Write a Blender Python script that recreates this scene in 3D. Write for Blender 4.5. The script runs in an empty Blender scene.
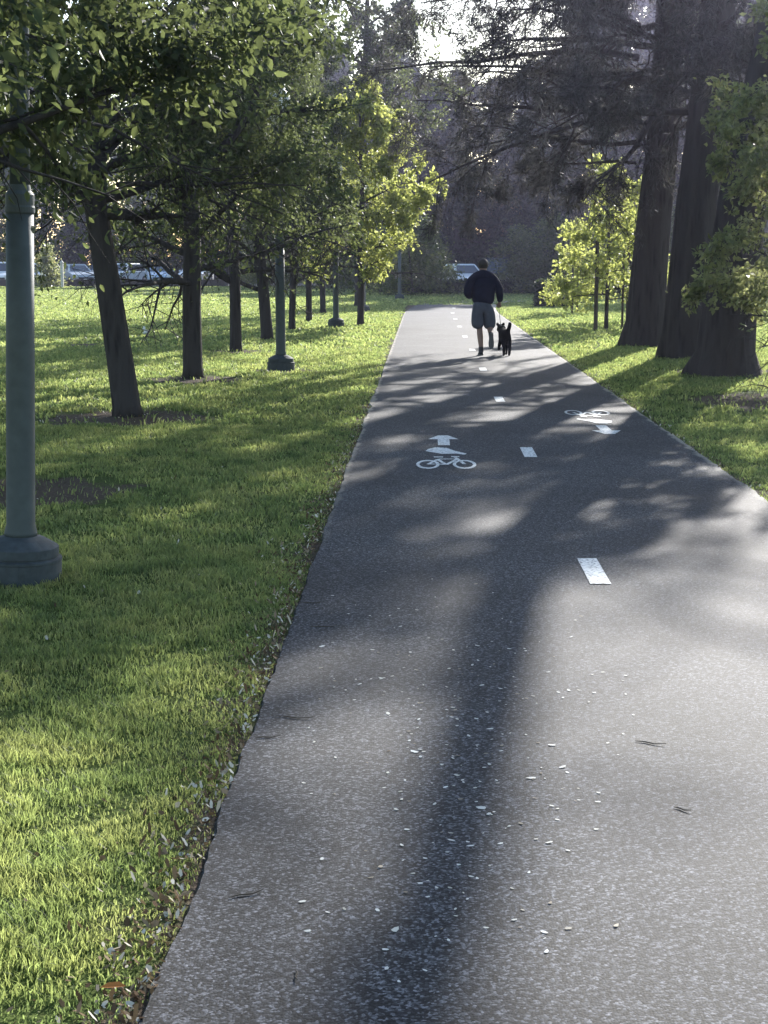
import bpy, math, numpy as np
from mathutils import Vector, Matrix
R = math.radians
C = bpy.context.scene.collection
SC = bpy.context.scene

# ------------------------------------------------------------------ camera model
F, H0, PITCH = 1540.0, 1.69, R(9.26)
CP, SP = math.cos(PITCH), math.sin(PITCH)
SLOPE = 0.0253                                   # the path runs a little to the right of straight ahead

def ground(px, py):
    """point on the ground that the photo shows at this pixel"""
    t = (py - 512.0) / F
    y = H0 * (CP - t * SP) / (t * CP + SP)
    return ((px - 384.0) / F * (y * CP + H0 * SP), y)

def at(px, py, y):
    """point at distance y that the photo shows at this pixel"""
    t = (512.0 - py) / F
    dz = (t * y * CP - y * SP) / (CP + t * SP)
    dep = y * CP - dz * SP
    return np.array([(px - 384.0) / F * dep, y, H0 + dz])

def path_l(y): return -0.62 + SLOPE * y
def path_r(y): return 2.43 + SLOPE * y

SUN_AZ, SUN_EL = R(20), R(23)
SUN = np.array([math.sin(SUN_AZ) * math.cos(SUN_EL), math.cos(SUN_AZ) * math.cos(SUN_EL), math.sin(SUN_EL)])

# ------------------------------------------------------------------ materials
def new_mat(name):
    m = bpy.data.materials.new(name); m.use_nodes = True
    nt = m.node_tree; nt.nodes.clear()
    return m, nt
def N(nt, typ, **kw):
    n = nt.nodes.new(typ)
    for k, v in kw.items():
        if hasattr(n, k): setattr(n, k, v)
        else: n.inputs[k].default_value = v
    return n
def L(nt, a, ao, b, bi): nt.links.new(a.outputs[ao], b.inputs[bi])
def ramp(nt, stops, interp='LINEAR'):
    n = nt.nodes.new('ShaderNodeValToRGB'); cr = n.color_ramp; cr.interpolation = interp
    while len(cr.elements) < len(stops): cr.elements.new(0.5)
    for e, (p, c) in zip(cr.elements, stops):
        e.position = p; e.color = (*c, 1) if len(c) == 3 else c
    return n
def mix(nt, a, b, fac, blend='MIX'):
    n = nt.nodes.new('ShaderNodeMix'); n.data_type = 'RGBA'; n.blend_type = blend
    for sock, v in ((6, a), (7, b), (0, fac)):
        if isinstance(v, tuple) and not isinstance(v[0], (int, float)): nt.links.new(v[0].outputs[v[1]], n.inputs[sock])
        elif isinstance(v, tuple): n.inputs[sock].default_value = (*v, 1)
        else: n.inputs[sock].default_value = v
    return (n, 2)
def math_n(nt, op, a, b=None, clamp=False):
    n = nt.nodes.new('ShaderNodeMath'); n.operation = op; n.use_clamp = clamp
    for i, v in enumerate((a, b)):
        if v is None: continue
        if isinstance(v, tuple): nt.links.new(v[0].outputs[v[1]], n.inputs[i])
        else: n.inputs[i].default_value = v
    return (n, 0)
def out(nt, sh, so=0):
    o = nt.nodes.new('ShaderNodeOutputMaterial'); nt.links.new(sh.outputs[so], o.inputs[0]); return o

def mat_simple(name, col, rough=0.6, metal=0.0, var=0.12, scale=8.0, bump=0.0, spec=0.4):
    m, nt = new_mat(name)
    b = N(nt, 'ShaderNodeBsdfPrincipled'); b.inputs['Roughness'].default_value = rough
    b.inputs['Metallic'].default_value = metal; b.inputs['Specular IOR Level'].default_value = spec
    tc = N(nt, 'ShaderNodeTexCoord'); no = N(nt, 'ShaderNodeTexNoise'); no.inputs['Scale'].default_value = scale
    no.inputs['Detail'].default_value = 6; L(nt, tc, 'Object', no, 'Vector')
    lo = tuple(c * (1 - var) for c in col); hi = tuple(min(1, c * (1 + var)) for c in col)
    r = ramp(nt, [(0.3, lo), (0.7, hi)]); L(nt, no, 0, r, 0); L(nt, r, 0, b, 'Base Color')
    if bump:
        bp = N(nt, 'ShaderNodeBump'); bp.inputs['Strength'].default_value = bump; bp.inputs['Distance'].default_value = 0.01
        L(nt, no, 0, bp, 'Height'); L(nt, bp, 0, b, 'Normal')
    out(nt, b); return m

def mat_leaf(name, stops, trans, tmix=0.45, rough=0.45, spec=0.25, big=0.0):
    """leaf: each leaf its own tone, light shining through"""
    m, nt = new_mat(name)
    g = N(nt, 'ShaderNodeNewGeometry')
    r = ramp(nt, stops); L(nt, g, 'Random Per Island', r, 0)
    src, dst = (r, 0), None
    if big:                                        # patches of other grasses, clover and thatch
        tc = N(nt, 'ShaderNodeTexCoord'); bn = N(nt, 'ShaderNodeTexNoise'); bn.inputs['Scale'].default_value = big; bn.inputs['Detail'].default_value = 6; bn.inputs['Roughness'].default_value = .65
        L(nt, tc, 'Object', bn, 'Vector')
        br = ramp(nt, [(0.32, (.5, .62, .55)), (0.46, (.85, .92, .8)), (0.56, (1.08, 1.06, .95)), (0.7, (1.25, 1.17, 1.15))]); L(nt, bn, 0, br, 0)
        src = mix(nt, (r, 0), (br, 0), 1.0, 'MULTIPLY')
    d = N(nt, 'ShaderNodeBsdfPrincipled'); d.inputs['Roughness'].default_value = rough
    d.inputs['Specular IOR Level'].default_value = spec; nt.links.new(src[0].outputs[src[1]], d.inputs['Base Color'])
    t = N(nt, 'ShaderNodeBsdfTranslucent')
    rt = ramp(nt, [(0, tuple(c * .65 for c in trans)), (1, tuple(c * 1.25 for c in trans))]); L(nt, g, 'Random Per Island', rt, 0)
    tsrc = mix(nt, (rt, 0), (br, 0), 1.0, 'MULTIPLY') if big else (rt, 0)
    nt.links.new(tsrc[0].outputs[tsrc[1]], t.inputs['Color'])
    ms = N(nt, 'ShaderNodeMixShader'); ms.inputs[0].default_value = tmix
    L(nt, d, 0, ms, 1); L(nt, t, 0, ms, 2); out(nt, ms); return m

def mat_bark(name, dark, light, vs=6.0, bump=0.9):
    m, nt = new_mat(name)
    tc = N(nt, 'ShaderNodeTexCoord'); mp = N(nt, 'ShaderNodeMapping'); mp.inputs['Scale'].default_value = (1, 1, 0.16)
    L(nt, tc, 'Object', mp, 0)
    n1 = N(nt, 'ShaderNodeTexNoise'); n1.inputs['Scale'].default_value = vs * 3; n1.inputs['Detail'].default_value = 8; L(nt, mp, 0, n1, 'Vector')
    v = N(nt, 'ShaderNodeTexVoronoi'); v.inputs['Scale'].default_value = vs * 2; L(nt, mp, 0, v, 'Vector')
    h = math_n(nt, 'ADD', (n1, 0), (v, 0))
    r = ramp(nt, [(0.35, dark), (0.95, light)]); nt.links.new(h[0].outputs[0], r.inputs[0])
    b = N(nt, 'ShaderNodeBsdfPrincipled'); b.inputs['Roughness'].default_value = 0.9; b.inputs['Specular IOR Level'].default_value = 0.15
    L(nt, r, 0, b, 'Base Color')
    bp = N(nt, 'ShaderNodeBump'); bp.inputs['Strength'].default_value = bump; bp.inputs['Distance'].default_value = 0.03
    nt.links.new(h[0].outputs[0], bp.inputs['Height']); L(nt, bp, 0, b, 'Normal')
    out(nt, b); return m

M = {}
M['bark'] = mat_bark('street_tree_bark', (0.014, 0.013, 0.014), (0.05, 0.045, 0.044), 7)
M['bark_big'] = mat_bark('old_conifer_bark', (0.014, 0.012, 0.013), (0.055, 0.046, 0.045), 5, 1.0)
M['bark_far'] = mat_simple('far_bark', (0.03, 0.027, 0.027), 0.9, scale=3)
M['leaf_street'] = mat_leaf('street_tree_leaf', [(0, (0.015, 0.026, 0.018)), (0.75, (0.028, 0.042, 0.026)), (0.9, (0.05, 0.07, 0.036)), (1, (0.1, 0.125, 0.06))], (0.2, 0.24, 0.085), 0.4, 0.55, 0.12)
M['leaf_lime'] = mat_leaf('spring_leaf', [(0, (0.06, 0.09, 0.02)), (0.6, (0.09, 0.13, 0.025)), (1, (0.13, 0.17, 0.04))], (0.56, 0.60, 0.17), 0.52, 0.5, 0.2)
M['leaf_conifer'] = mat_leaf('conifer_spray', [(0, (0.022, 0.022, 0.025)), (0.6, (0.04, 0.039, 0.042)), (1, (0.09, 0.086, 0.085))], (0.10, 0.098, 0.085), 0.35, 0.6, 0.2)
M['leaf_dark'] = mat_leaf('dark_evergreen_leaf', [(0, (0.009, 0.015, 0.013)), (0.7, (0.016, 0.027, 0.02)), (0.85, (0.03, 0.045, 0.028)), (1, (0.08, 0.085, 0.055))], (0.07, 0.09, 0.045), 0.35, 0.6, 0.12)  # palest tones of the ramp paint in sunlit clumps
M['leaf_mid'] = mat_leaf('broadleaf_leaf', [(0, (0.03, 0.045, 0.018)), (0.7, (0.055, 0.075, 0.028)), (1, (0.09, 0.1, 0.04))], (0.16, 0.2, 0.05), 0.4, 0.45, 0.3)
M['leaf_brown'] = mat_leaf('bronze_leaf', [(0, (0.06, 0.045, 0.03)), (0.7, (0.1, 0.075, 0.045)), (1, (0.15, 0.12, 0.07))], (0.2, 0.15, 0.07), 0.4, 0.5, 0.25)
M['leaf_olive'] = mat_leaf('olive_leaf', [(0, (0.04, 0.055, 0.025)), (0.7, (0.075, 0.09, 0.04)), (1, (0.12, 0.13, 0.06))], (0.42, 0.45, 0.18), 0.5, 0.4, 0.35)
M['grass'] = mat_leaf('grass_blade', [(0, (0.03, 0.046, 0.03)), (0.7, (0.068, 0.088, 0.046)), (0.88, (0.12, 0.125, 0.055)), (0.91, (0.22, 0.19, 0.1)), (1, (0.3, 0.27, 0.16))], (0.46, 0.53, 0.19), 0.5, 0.5, 0.25, 2.2)

# ------------------------------------------------------------------ mesh helpers
def link(o, parent=None):
    C.objects.link(o)
    if parent is not None: o.parent = parent
    return o
def mesh_np(name, V, Fc, mat, parent=None, smooth=False):
    """V (n,3) array, Fc list of (m,k) arrays of equal-length faces -> ONE mesh object"""
    me = bpy.data.meshes.new(name)
    V = np.asarray(V, dtype=np.float32)
    if not isinstance(Fc, (list, tuple)): Fc = [Fc]
    loops = np.concatenate([f.reshape(-1) for f in Fc]).astype(np.int32)
    sizes = np.concatenate([np.full(len(f), f.shape[1], dtype=np.int32) for f in Fc])
    starts = np.concatenate([[0], np.cumsum(sizes)[:-1]]).astype(np.int32)
    me.vertices.add(len(V)); me.vertices.foreach_set('co', V.ravel())
    me.loops.add(len(loops)); me.loops.foreach_set('vertex_index', loops)
    me.polygons.add(len(sizes)); me.polygons.foreach_set('loop_start', starts)
    if smooth: me.polygons.foreach_set('use_smooth', np.ones(len(sizes), dtype=bool))
    me.update(calc_edges=True)
    me.materials.append(mat)
    return link(bpy.data.objects.new(name, me), parent)

class MB:
    """collects shapes into ONE mesh"""
    def __init__(s): s.v = []; s.f = []
    def add(s, vs, fs):
        o = len(s.v); s.v += [tuple(map(float, v)) for v in vs]; s.f += [tuple(i + o for i in f) for f in fs]; return s
    def box(s, c, d, rot=0.0):
        x, y, z = [k / 2 for k in d]; cr, sr = math.cos(rot), math.sin(rot)
        vs = [(c[0] + i * x * cr - j * y * sr, c[1] + i * x * sr + j * y * cr, c[2] + k * z) for k in (-1, 1) for j in (-1, 1) for i in (-1, 1)]
        return s.add(vs, [(0, 2, 3, 1), (4, 5, 7, 6), (0, 1, 5, 4), (2, 6, 7, 3), (0, 4, 6, 2), (1, 3, 7, 5)])
    def tube(s, P, r, n=8, cap=True):
        P = [np.array(p, float) for p in P]
        if not hasattr(r, '__len__'): r = [r] * len(P)
        vs = []; fs = []
        t0 = P[1] - P[0]; u = np.cross(t0, (0.3, 0.2, 0.9)); 
        if np.linalg.norm(u) < 1e-6 * max(1e-9, np.linalg.norm(t0)): u = np.cross(t0, (1, 0, 0))
        u /= np.linalg.norm(u)
        for i, p in enumerate(P):
            t = P[min(i + 1, len(P) - 1)] - P[max(i - 1, 0)]; t = t / (np.linalg.norm(t) + 1e-12)
            u = u - t * np.dot(u, t); u /= (np.linalg.norm(u) + 1e-12); w = np.cross(t, u)
            for k in range(n):
                a = 2 * math.pi * k / n; vs.append(p + r[i] * (math.cos(a) * u + math.sin(a) * w))
        for i in range(len(P) - 1):
            for k in range(n):
                a = i * n + k; b = i * n + (k + 1) % n; fs.append((a, b, b + n, a + n))
        if cap: fs.append(tuple(range(n))[::-1]); fs.append(tuple((len(P) - 1) * n + k for k in range(n)))
        return s.add(vs, fs)
    def lathe(s, prof, n=24, c=(0, 0, 0)):
        vs = [(c[0] + r * math.cos(2 * math.pi * k / n), c[1] + r * math.sin(2 * math.pi * k / n), c[2] + z) for r, z in prof for k in range(n)]
        fs = [(i * n + k, i * n + (k + 1) % n, (i + 1) * n + (k + 1) % n, (i + 1) * n + k) for i in range(len(prof) - 1) for k in range(n)]
        fs.append(tuple(range(n))[::-1]); fs.append(tuple((len(prof) - 1) * n + k for k in range(n)))
        return s.add(vs, fs)
    def ball(s, c, r, n=12, m=8):
        r = r if hasattr(r, '__len__') else (r, r, r)
        vs = [(c[0], c[1], c[2] - r[2])]
        for i in range(1, m):
            a = -math.pi / 2 + math.pi * i / m
            vs += [(c[0] + r[0] * math.cos(a) * math.cos(2 * math.pi * k / n), c[1] + r[1] * math.cos(a) * math.sin(2 * math.pi * k / n), c[2] + r[2] * math.sin(a)) for k in range(n)]
        vs.append((c[0], c[1], c[2] + r[2])); t = len(vs) - 1
        fs = [(0, 1 + (k + 1) % n, 1 + k) for k in range(n)]
        for i in range(m - 2):
            for k in range(n):
                a = 1 + i * n + k; b = 1 + i * n + (k + 1) % n; fs.append((a, b, b + n, a + n))
        o = 1 + (m - 2) * n
        fs += [(o + k, o + (k + 1) % n, t) for k in range(n)]
        return s.add(vs, fs)
    def poly(s, pts, z):
        return s.add([(x, y, z) for x, y in pts], [tuple(range(len(pts)))])
    def build(s, name, mat, parent=None, smooth=False):
        me = bpy.data.meshes.new(name); me.from_pydata(s.v, [], s.f); me.update()
        if smooth:
            for p in me.polygons: p.use_smooth = True
        me.materials.append(mat)
        return link(bpy.data.objects.new(name, me), parent)

def tag(o, label=None, cat=None, group=None, kind=None):
    for k, v in (('label', label), ('category', cat), ('group', group), ('kind', kind)):
        if v: o[k] = v
    return o
def thing(name, label, cat, loc=(0, 0, 0), rz=0.0, group=None):
    o = bpy.data.objects.new(name, None); o.empty_display_size = 0.2; C.objects.link(o)
    o.location = loc; o.rotation_euler = (0, 0, rz)
    return tag(o, label, cat, group)
def dup(root, label, loc, rz=0.0, scale=1.0, group=None):
    """copy of a thing with copies of its parts and their sub-parts"""
    r = root.copy(); C.objects.link(r); r.location = loc; r.rotation_euler = (0, 0, rz)
    r.scale = (scale,) * 3 if not hasattr(scale, '__len__') else scale
    r['label'] = label
    if group: r['group'] = group
    for ch in list(root.children):
        c = ch.copy(); C.objects.link(c); c.parent = r
        for g in ch.children:
            d = g.copy(); C.objects.link(d); d.parent = c
    return r

def skin(V, E, rad, sub=2):
    """continuous skinned surface round a skeleton (vertex 0 is the root)"""
    me = bpy.data.meshes.new('skeleton'); me.from_pydata([tuple(v) for v in V], E, []); me.update()
    o = bpy.data.objects.new('skeleton', me); C.objects.link(o)
    md = o.modifiers.new('skin', 'SKIN'); md.branch_smoothing = 0.6; md.use_smooth_shade = True
    for i, r in enumerate(rad):
        sv = me.skin_vertices[0].data[i]; sv.radius = (r, r) if not hasattr(r, '__len__') else r; sv.use_root = (i == 0)
    ss = o.modifiers.new('sub', 'SUBSURF'); ss.levels = sub; ss.render_levels = sub
    dg = bpy.context.evaluated_depsgraph_get(); dg.update()
    res = bpy.data.meshes.new_from_object(o.evaluated_get(dg))
    bpy.data.objects.remove(o)
    mb = MB(); mb.add([v.co[:] for v in res.vertices], [tuple(p.vertices) for p in res.polygons])
    bpy.data.meshes.remove(res)
    return mb

# ------------------------------------------------------------------ trees
def unit(v): v = np.asarray(v, float); return v / (np.linalg.norm(v) + 1e-12)
def wander(rng, p, d, length, n, wob, trop=0.0):
    pts = [np.array(p, float)]; d = unit(d)
    for i in range(n):
        d = unit(d + rng.normal(0, wob, 3) + np.array([0, 0, trop]))
        pts.append(pts[-1] + d * length / n)
    return pts
def bend(rng, d, ang):
    d = unit(d); s = unit(np.cross(d, rng.normal(0, 1, 3)))
    return unit(d * math.cos(ang) + s * math.sin(ang))

def leaf_arrays(P, D, ln, wd, rng, fold=0.25, fine=False):
    n = len(P); D = D / (np.linalg.norm(D, axis=1, keepdims=True) + 1e-9)
    S = np.cross(D, rng.normal(0, 1, (n, 3))); S /= (np.linalg.norm(S, axis=1, keepdims=True) + 1e-9)
    Nn = np.cross(D, S); k = rng.uniform(0.65, 1.3, (n, 1)); l = ln * k; w = wd * k
    if fine:                                       # two curved halves along the midrib
        V = np.empty((n, 6, 3)); up = rng.uniform(.05, .45, (n, 1)); cu = rng.uniform(-.25, .1, (n, 1))
        for i, (t, u) in enumerate(((0, 0), (.3, .5), (.66, .42), (1, 0), (.66, -.42), (.3, -.5))):
            V[:, i] = P + D * l * t + S * w * u + Nn * (w * abs(u) * 2 * up + l * cu * t * t)
        i = 6 * np.arange(n)[:, None]
        return V.reshape(-1, 3), np.concatenate([i + np.array([[0, 1, 2, 3]]), i + np.array([[0, 3, 4, 5]])])
    V = np.empty((n, 4, 3))
    V[:, 0] = P; V[:, 1] = P + D * l * 0.48 + S * w * 0.5 + Nn * w * fold
    V[:, 2] = P + D * l; V[:, 3] = P + D * l * 0.48 - S * w * 0.5 + Nn * w * fold
    return V.reshape(-1, 3), np.arange(4 * n).reshape(n, 4)

def grow_tree(rng, trunk, tr, limbs, sec=(6, 0.42), twig=(4, 0.45), leaf=(0.08, 0.045), per_twig=9,
              droop=-0.04, twig_droop=-0.05, sides=(12, 6, 4), wob=0.1, spread=0.05, cull=None, leaf_dir=0.8, flare=None, hang=0.3, fine=False):
    """trunk polyline + radii; limbs = [(start point, direction, length, radius)]; returns wood MB and leaf arrays"""
    wd = MB()
    if flare:
        trunk, tr = [np.array(p, float) for p in trunk], list(tr)
        P = trunk; n = sides[0]; vs = []; fs = []
        for i, p in enumerate(P):
            for k in range(n):
                a = 2 * math.pi * k / n
                rr = tr[i] * (1 + flare * (0.10 * math.sin(5 * a + i * .35) + 0.06 * math.sin(9 * a + 1.3) + 0.05 * math.sin(14 * a - i * .5)) * (1.6 if i < 2 else 0.8))
                vs.append((p[0] + rr * math.cos(a), p[1] + rr * math.sin(a), p[2]))
        for i in range(len(P) - 1):
            for k in range(n):
                a = i * n + k; b = i * n + (k + 1) % n; fs.append((a, b, b + n, a + n))
        wd.add(vs, fs)
    else:
        wd.tube(trunk, tr, sides[0])
    LP, LD = [], []
    for (p, d, ln, r) in limbs:
        pts = wander(rng, p, d, ln, 7, wob, droop)
        rr = [r * (1 - 0.85 * i / 7) for i in range(8)]
        wd.tube(pts, rr, sides[1], cap=False)
        for j in range(sec[0]):
            t = 0.22 + 0.78 * (j + rng.uniform(0.1, 0.9)) / sec[0]
            i = min(6, int(t * 7)); q = pts[i] + (pts[i + 1] - pts[i]) * (t * 7 - i)
            dd = bend(rng, pts[i + 1] - pts[i], rng.uniform(0.5, 1.15)); l2 = ln * sec[1] * rng.uniform(0.6, 1.2) * (1.15 - 0.5 * t)
            p2 = wander(rng, q, dd, l2, 4, wob * 1.3, twig_droop)
            r2 = max(0.005, rr[i] * 0.5); wd.tube(p2, [r2, r2 * .8, r2 * .6, r2 * .4, r2 * .25], sides[2], cap=False)
            for k in range(twig[0]):
                t3 = 0.2 + 0.8 * (k + rng.uniform(0, 1)) / twig[0]
                i3 = min(3, int(t3 * 4)); q3 = p2[i3] + (p2[i3 + 1] - p2[i3]) * (t3 * 4 - i3)
                d3 = bend(rng, p2[i3 + 1] - p2[i3], rng.uniform(0.4, 1.1)); l3 = l2 * twig[1] * rng.uniform(0.6, 1.3)
                p3 = wander(rng, q3, d3, l3, 3, wob * 1.4, twig_droop * 1.6)
                r3 = max(0.003, r2 * .35); wd.tube(p3, [r3, r3 * .8, r3 * .6, r3 * .3], 3, cap=False)
                m = max(1, int(per_twig * rng.uniform(0.5, 1.5)))
                tt = rng.uniform(0.05, 1.0, m) * 3; ii = np.minimum(2, tt.astype(int)); A = np.array(p3)
                Q = A[ii] + (A[ii + 1] - A[ii]) * (tt - ii)[:, None] + rng.normal(0, spread, (m, 3))
                DD = (A[ii + 1] - A[ii]); DD = DD / (np.linalg.norm(DD, axis=1, keepdims=True) + 1e-9)
                DD = DD * 0.6 + rng.normal(0, leaf_dir, (m, 3)) + np.array([0, 0, -hang])
                LP.append(Q); LD.append(DD)
    LP = np.concatenate(LP); LD = np.concatenate(LD)
    if cull is not None:
        k = cull(LP); LP, LD = LP[k], LD[k]
    V, Fc = leaf_arrays(LP, LD, leaf[0], leaf[1], rng, fine=fine)
    return wd, V, Fc

def round_limbs(rng, trunk, z0, z1, n, length, r, el=(0.2, 0.9), top=0.5, phase=0.0, taper=0.7, shape=None):
    """limbs set round a trunk from height fraction z0 to z1"""
    out_ = []; P = [np.array(p, float) for p in trunk]
    for i in range(n):
        t = z0 + (z1 - z0) * i / max(1, n - 1); u = t * (len(P) - 1); k = min(len(P) - 2, int(u))
        p = P[k] + (P[k + 1] - P[k]) * (u - k)
        a = phase + i * 2.39996 + rng.uniform(-.3, .3)
        f = (t - z0) / max(1e-6, z1 - z0)
        e = el[0] + (el[1] - el[0]) * f + rng.uniform(-.12, .12)
        ln = length * (1 - (1 - top) * f) * rng.uniform(0.8, 1.15)
        if shape: ln = length * shape(f) * rng.uniform(0.8, 1.15)
        out_.append((p, (math.cos(a) * math.cos(e), math.sin(a) * math.cos(e), math.sin(e)), ln, r * (1 - taper * f)))
    return out_
def make_tree(name, label, cat, loc, wd, V, Fc, bark, leaf, group=None, rz=0.0):
    t = thing(name, label, cat, loc, rz, group)
    wd.build('trunk', bark, t, smooth=True)
    mesh_np('crown', V, Fc, leaf, t)
    return t

# ================================================================== SETTING
PATCH = []                                        # bare soil under trees: x, y, rx, ry
def patch(px, py, rx, ry): x, y = ground(px, py); PATCH.append((x, y, rx, ry))
patch(128, 418, 1.05, 0.95); patch(20, 492, 1.0, 0.85); patch(196, 380, 0.8, 0.8); patch(281, 371, 0.55, 0.4)
patch(238, 352, 0.7, 0.7); patch(725, 372, 1.1, 0.6); patch(775, 402, 1.2, 1.4); patch(90, 345, 0.5, 0.5)

# lawn -------------------------------------------------------------
def lawn_material():
    m, nt = new_mat('lawn_soil_and_turf')
    tc = N(nt, 'ShaderNodeTexCoord')
    n1 = N(nt, 'ShaderNodeTexNoise'); n1.inputs['Scale'].default_value = 0.55; n1.inputs['Detail'].default_value = 5; L(nt, tc, 'Object', n1, 'Vector')
    n2 = N(nt, 'ShaderNodeTexNoise'); n2.inputs['Scale'].default_value = 38; n2.inputs['Detail'].default_value = 5; L(nt, tc, 'Object', n2, 'Vector')
    g1 = ramp(nt, [(0.3, (0.06, 0.085, 0.02)), (0.55, (0.085, 0.115, 0.024)), (0.75, (0.12, 0.14, 0.035))]); L(nt, n1, 0, g1, 0)
    g2 = ramp(nt, [(0.3, (0.45, 0.45, 0.45)), (0.7, (1.25, 1.25, 1.2))]); L(nt, n2, 0, g2, 0)
    col = mix(nt, (g1, 0), (g2, 0), 1.0, 'MULTIPLY')
    soil = ramp(nt, [(0.3, (0.05, 0.036, 0.026)), (0.6, (0.1, 0.075, 0.055)), (0.8, (0.17, 0.14, 0.11))]); L(nt, n2, 0, soil, 0)
    acc = None
    nz = N(nt, 'ShaderNodeTexNoise'); nz.inputs['Scale'].default_value = 3.0; nz.inputs['Detail'].default_value = 6; L(nt, tc, 'Object', nz, 'Vector')
    for (x, y, rx, ry) in PATCH:
        mp = N(nt, 'ShaderNodeMapping'); mp.vector_type = 'POINT'
        mp.inputs['Location'].default_value = (-x / rx, -y / ry, 0); mp.inputs['Scale'].default_value = (1 / rx, 1 / ry, 0)
        L(nt, tc, 'Object', mp, 0)
        ln = N(nt, 'ShaderNodeVectorMath'); ln.operation = 'LENGTH'; L(nt, mp, 0, ln, 0)
        d = math_n(nt, 'SUBTRACT', 1.5, (ln, 'Value'), True)
        acc = d if acc is None else math_n(nt, 'MAXIMUM', acc, d)
    # worn strip on either side of the path
    sp = N(nt, 'ShaderNodeSeparateXYZ'); L(nt, tc, 'Object', sp, 0)
    sy = math_n(nt, 'MULTIPLY', (sp, 1), SLOPE); u = math_n(nt, 'SUBTRACT', (sp, 0), sy)
    dist = math_n(nt, 'ABSOLUTE', math_n(nt, 'SUBTRACT', u, 0.905)); dist = math_n(nt, 'SUBTRACT', 1.5 + 0.45 + 0.28, dist)
    strip = math_n(nt, 'MULTIPLY', dist, 1.0, True)
    acc = math_n(nt, 'MAXIMUM', acc, strip)
    f = math_n(nt, 'ADD', math_n(nt, 'SUBTRACT', acc, 0.55), math_n(nt, 'MULTIPLY', math_n(nt, 'SUBTRACT', (nz, 0), 0.5), 1.3))
    f = math_n(nt, 'MULTIPLY', f, 4.0, True)
    col = mix(nt, col, (soil, 0), f)
    b = N(nt, 'ShaderNodeBsdfPrincipled'); b.inputs['Roughness'].default_value = 0.95; b.inputs['Specular IOR Level'].default_value = 0.1
    nt.links.new(col[0].outputs[2], b.inputs['Base Color'])
    bp = N(nt, 'ShaderNodeBump'); bp.inputs['Strength'].default_value = 0.8; bp.inputs['Distance'].default_value = 0.05
    L(nt, n2, 0, bp, 'Height'); L(nt, bp, 0, b, 'Normal'); out(nt, b); return m
M['lawn'] = lawn_material()
lawn = MB(); lawn.add([(-400, -60, 0), (400, -60, 0), (400, 700, 0), (-400, 700, 0)], [(0, 1, 2, 3)])
tag(lawn.build('lawn', M['lawn']), 'mown green park lawn on both sides of the path', 'lawn', kind='structure')

# path -------------------------------------------------------------
def path_material():
    m, nt = new_mat('worn_asphalt')
    tc = N(nt, 'ShaderNodeTexCoord')
    big = N(nt, 'ShaderNodeTexNoise'); big.inputs['Scale'].default_value = 0.7; big.inputs['Detail'].default_value = 6; L(nt, tc, 'Object', big, 'Vector')
    vo = N(nt, 'ShaderNodeTexVoronoi'); vo.inputs['Scale'].default_value = 135; L(nt, tc, 'Object', vo, 'Vector')
    gr = N(nt, 'ShaderNodeTexNoise'); gr.inputs['Scale'].default_value = 140; gr.inputs['Detail'].default_value = 6; L(nt, tc, 'Object', gr, 'Vector')
    c1 = ramp(nt, [(0.3, (0.021, 0.0215, 0.024)), (0.5, (0.034, 0.0345, 0.038)), (0.72, (0.048, 0.0485, 0.052))]); L(nt, big, 0, c1, 0)
    sep = N(nt, 'ShaderNodeSeparateColor'); L(nt, vo, 'Color', sep, 0)
    st = ramp(nt, [(0.0, (0.06, 0.06, 0.07)), (0.45, (0.4, 0.4, 0.41)), (0.75, (1.8, 1.78, 1.75)), (0.95, (4.4, 4.35, 4.3))]); L(nt, sep, 0, st, 0)
    col = mix(nt, (c1, 0), (st, 0), 0.9, 'MULTIPLY')
    g2 = ramp(nt, [(0.36, (0.4, 0.4, 0.4)), (0.5, (.95, .95, .95)), (0.64, (1.7, 1.7, 1.7))]); L(nt, gr, 0, g2, 0)
    col = mix(nt, col, (g2, 0), 0.8, 'MULTIPLY')
    # pale dust and dry soil along both edges
    sp = N(nt, 'ShaderNodeSeparateXYZ'); L(nt, tc, 'Object', sp, 0)
    u = math_n(nt, 'SUBTRACT', (sp, 0), math_n(nt, 'MULTIPLY', (sp, 1), SLOPE))
    du = math_n(nt, 'ABSOLUTE', math_n(nt, 'SUBTRACT', u, 0.905))
    ed = N(nt, 'ShaderNodeTexNoise'); ed.inputs['Scale'].default_value = 4; ed.inputs['Detail'].default_value = 7; L(nt, tc, 'Object', ed, 'Vector')
    e = math_n(nt, 'ADD', math_n(nt, 'SUBTRACT', du, 1.48), math_n(nt, 'MULTIPLY', math_n(nt, 'SUBTRACT', (ed, 0), 0.5), 0.16))
    far = math_n(nt, 'MULTIPLY', math_n(nt, 'SUBTRACT', (sp, 1), 8.0), 0.15, True)
    e = math_n(nt, 'MULTIPLY', math_n(nt, 'MULTIPLY', e, 30.0, True), far)
    dust = ramp(nt, [(0.3, (0.2, 0.17, 0.13)), (0.7, (0.4, 0.36, 0.29))]); L(nt, gr, 0, dust, 0)
    col = mix(nt, col, (dust, 0), math_n(nt, 'MULTIPLY', e, 0.8))
    b = N(nt, 'ShaderNodeBsdfPrincipled'); b.inputs['Roughness'].default_value = 0.78; b.inputs['Specular IOR Level'].default_value = 0.22
    nt.links.new(col[0].outputs[2], b.inputs['Base Color'])
    hh = math_n(nt, 'ADD', math_n(nt, 'MULTIPLY', (vo, 'Distance'), -1.0), math_n(nt, 'MULTIPLY', (gr, 0), 0.7))
    bp = N(nt, 'ShaderNodeBump'); bp.inputs['Strength'].default_value = 0.25; bp.inputs['Distance'].default_value = 0.004
    nt.links.new(hh[0].outputs[0], bp.inputs['Height']); L(nt, bp, 0, b, 'Normal'); out(nt, b); return m
M['asphalt'] = path_material()
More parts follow.
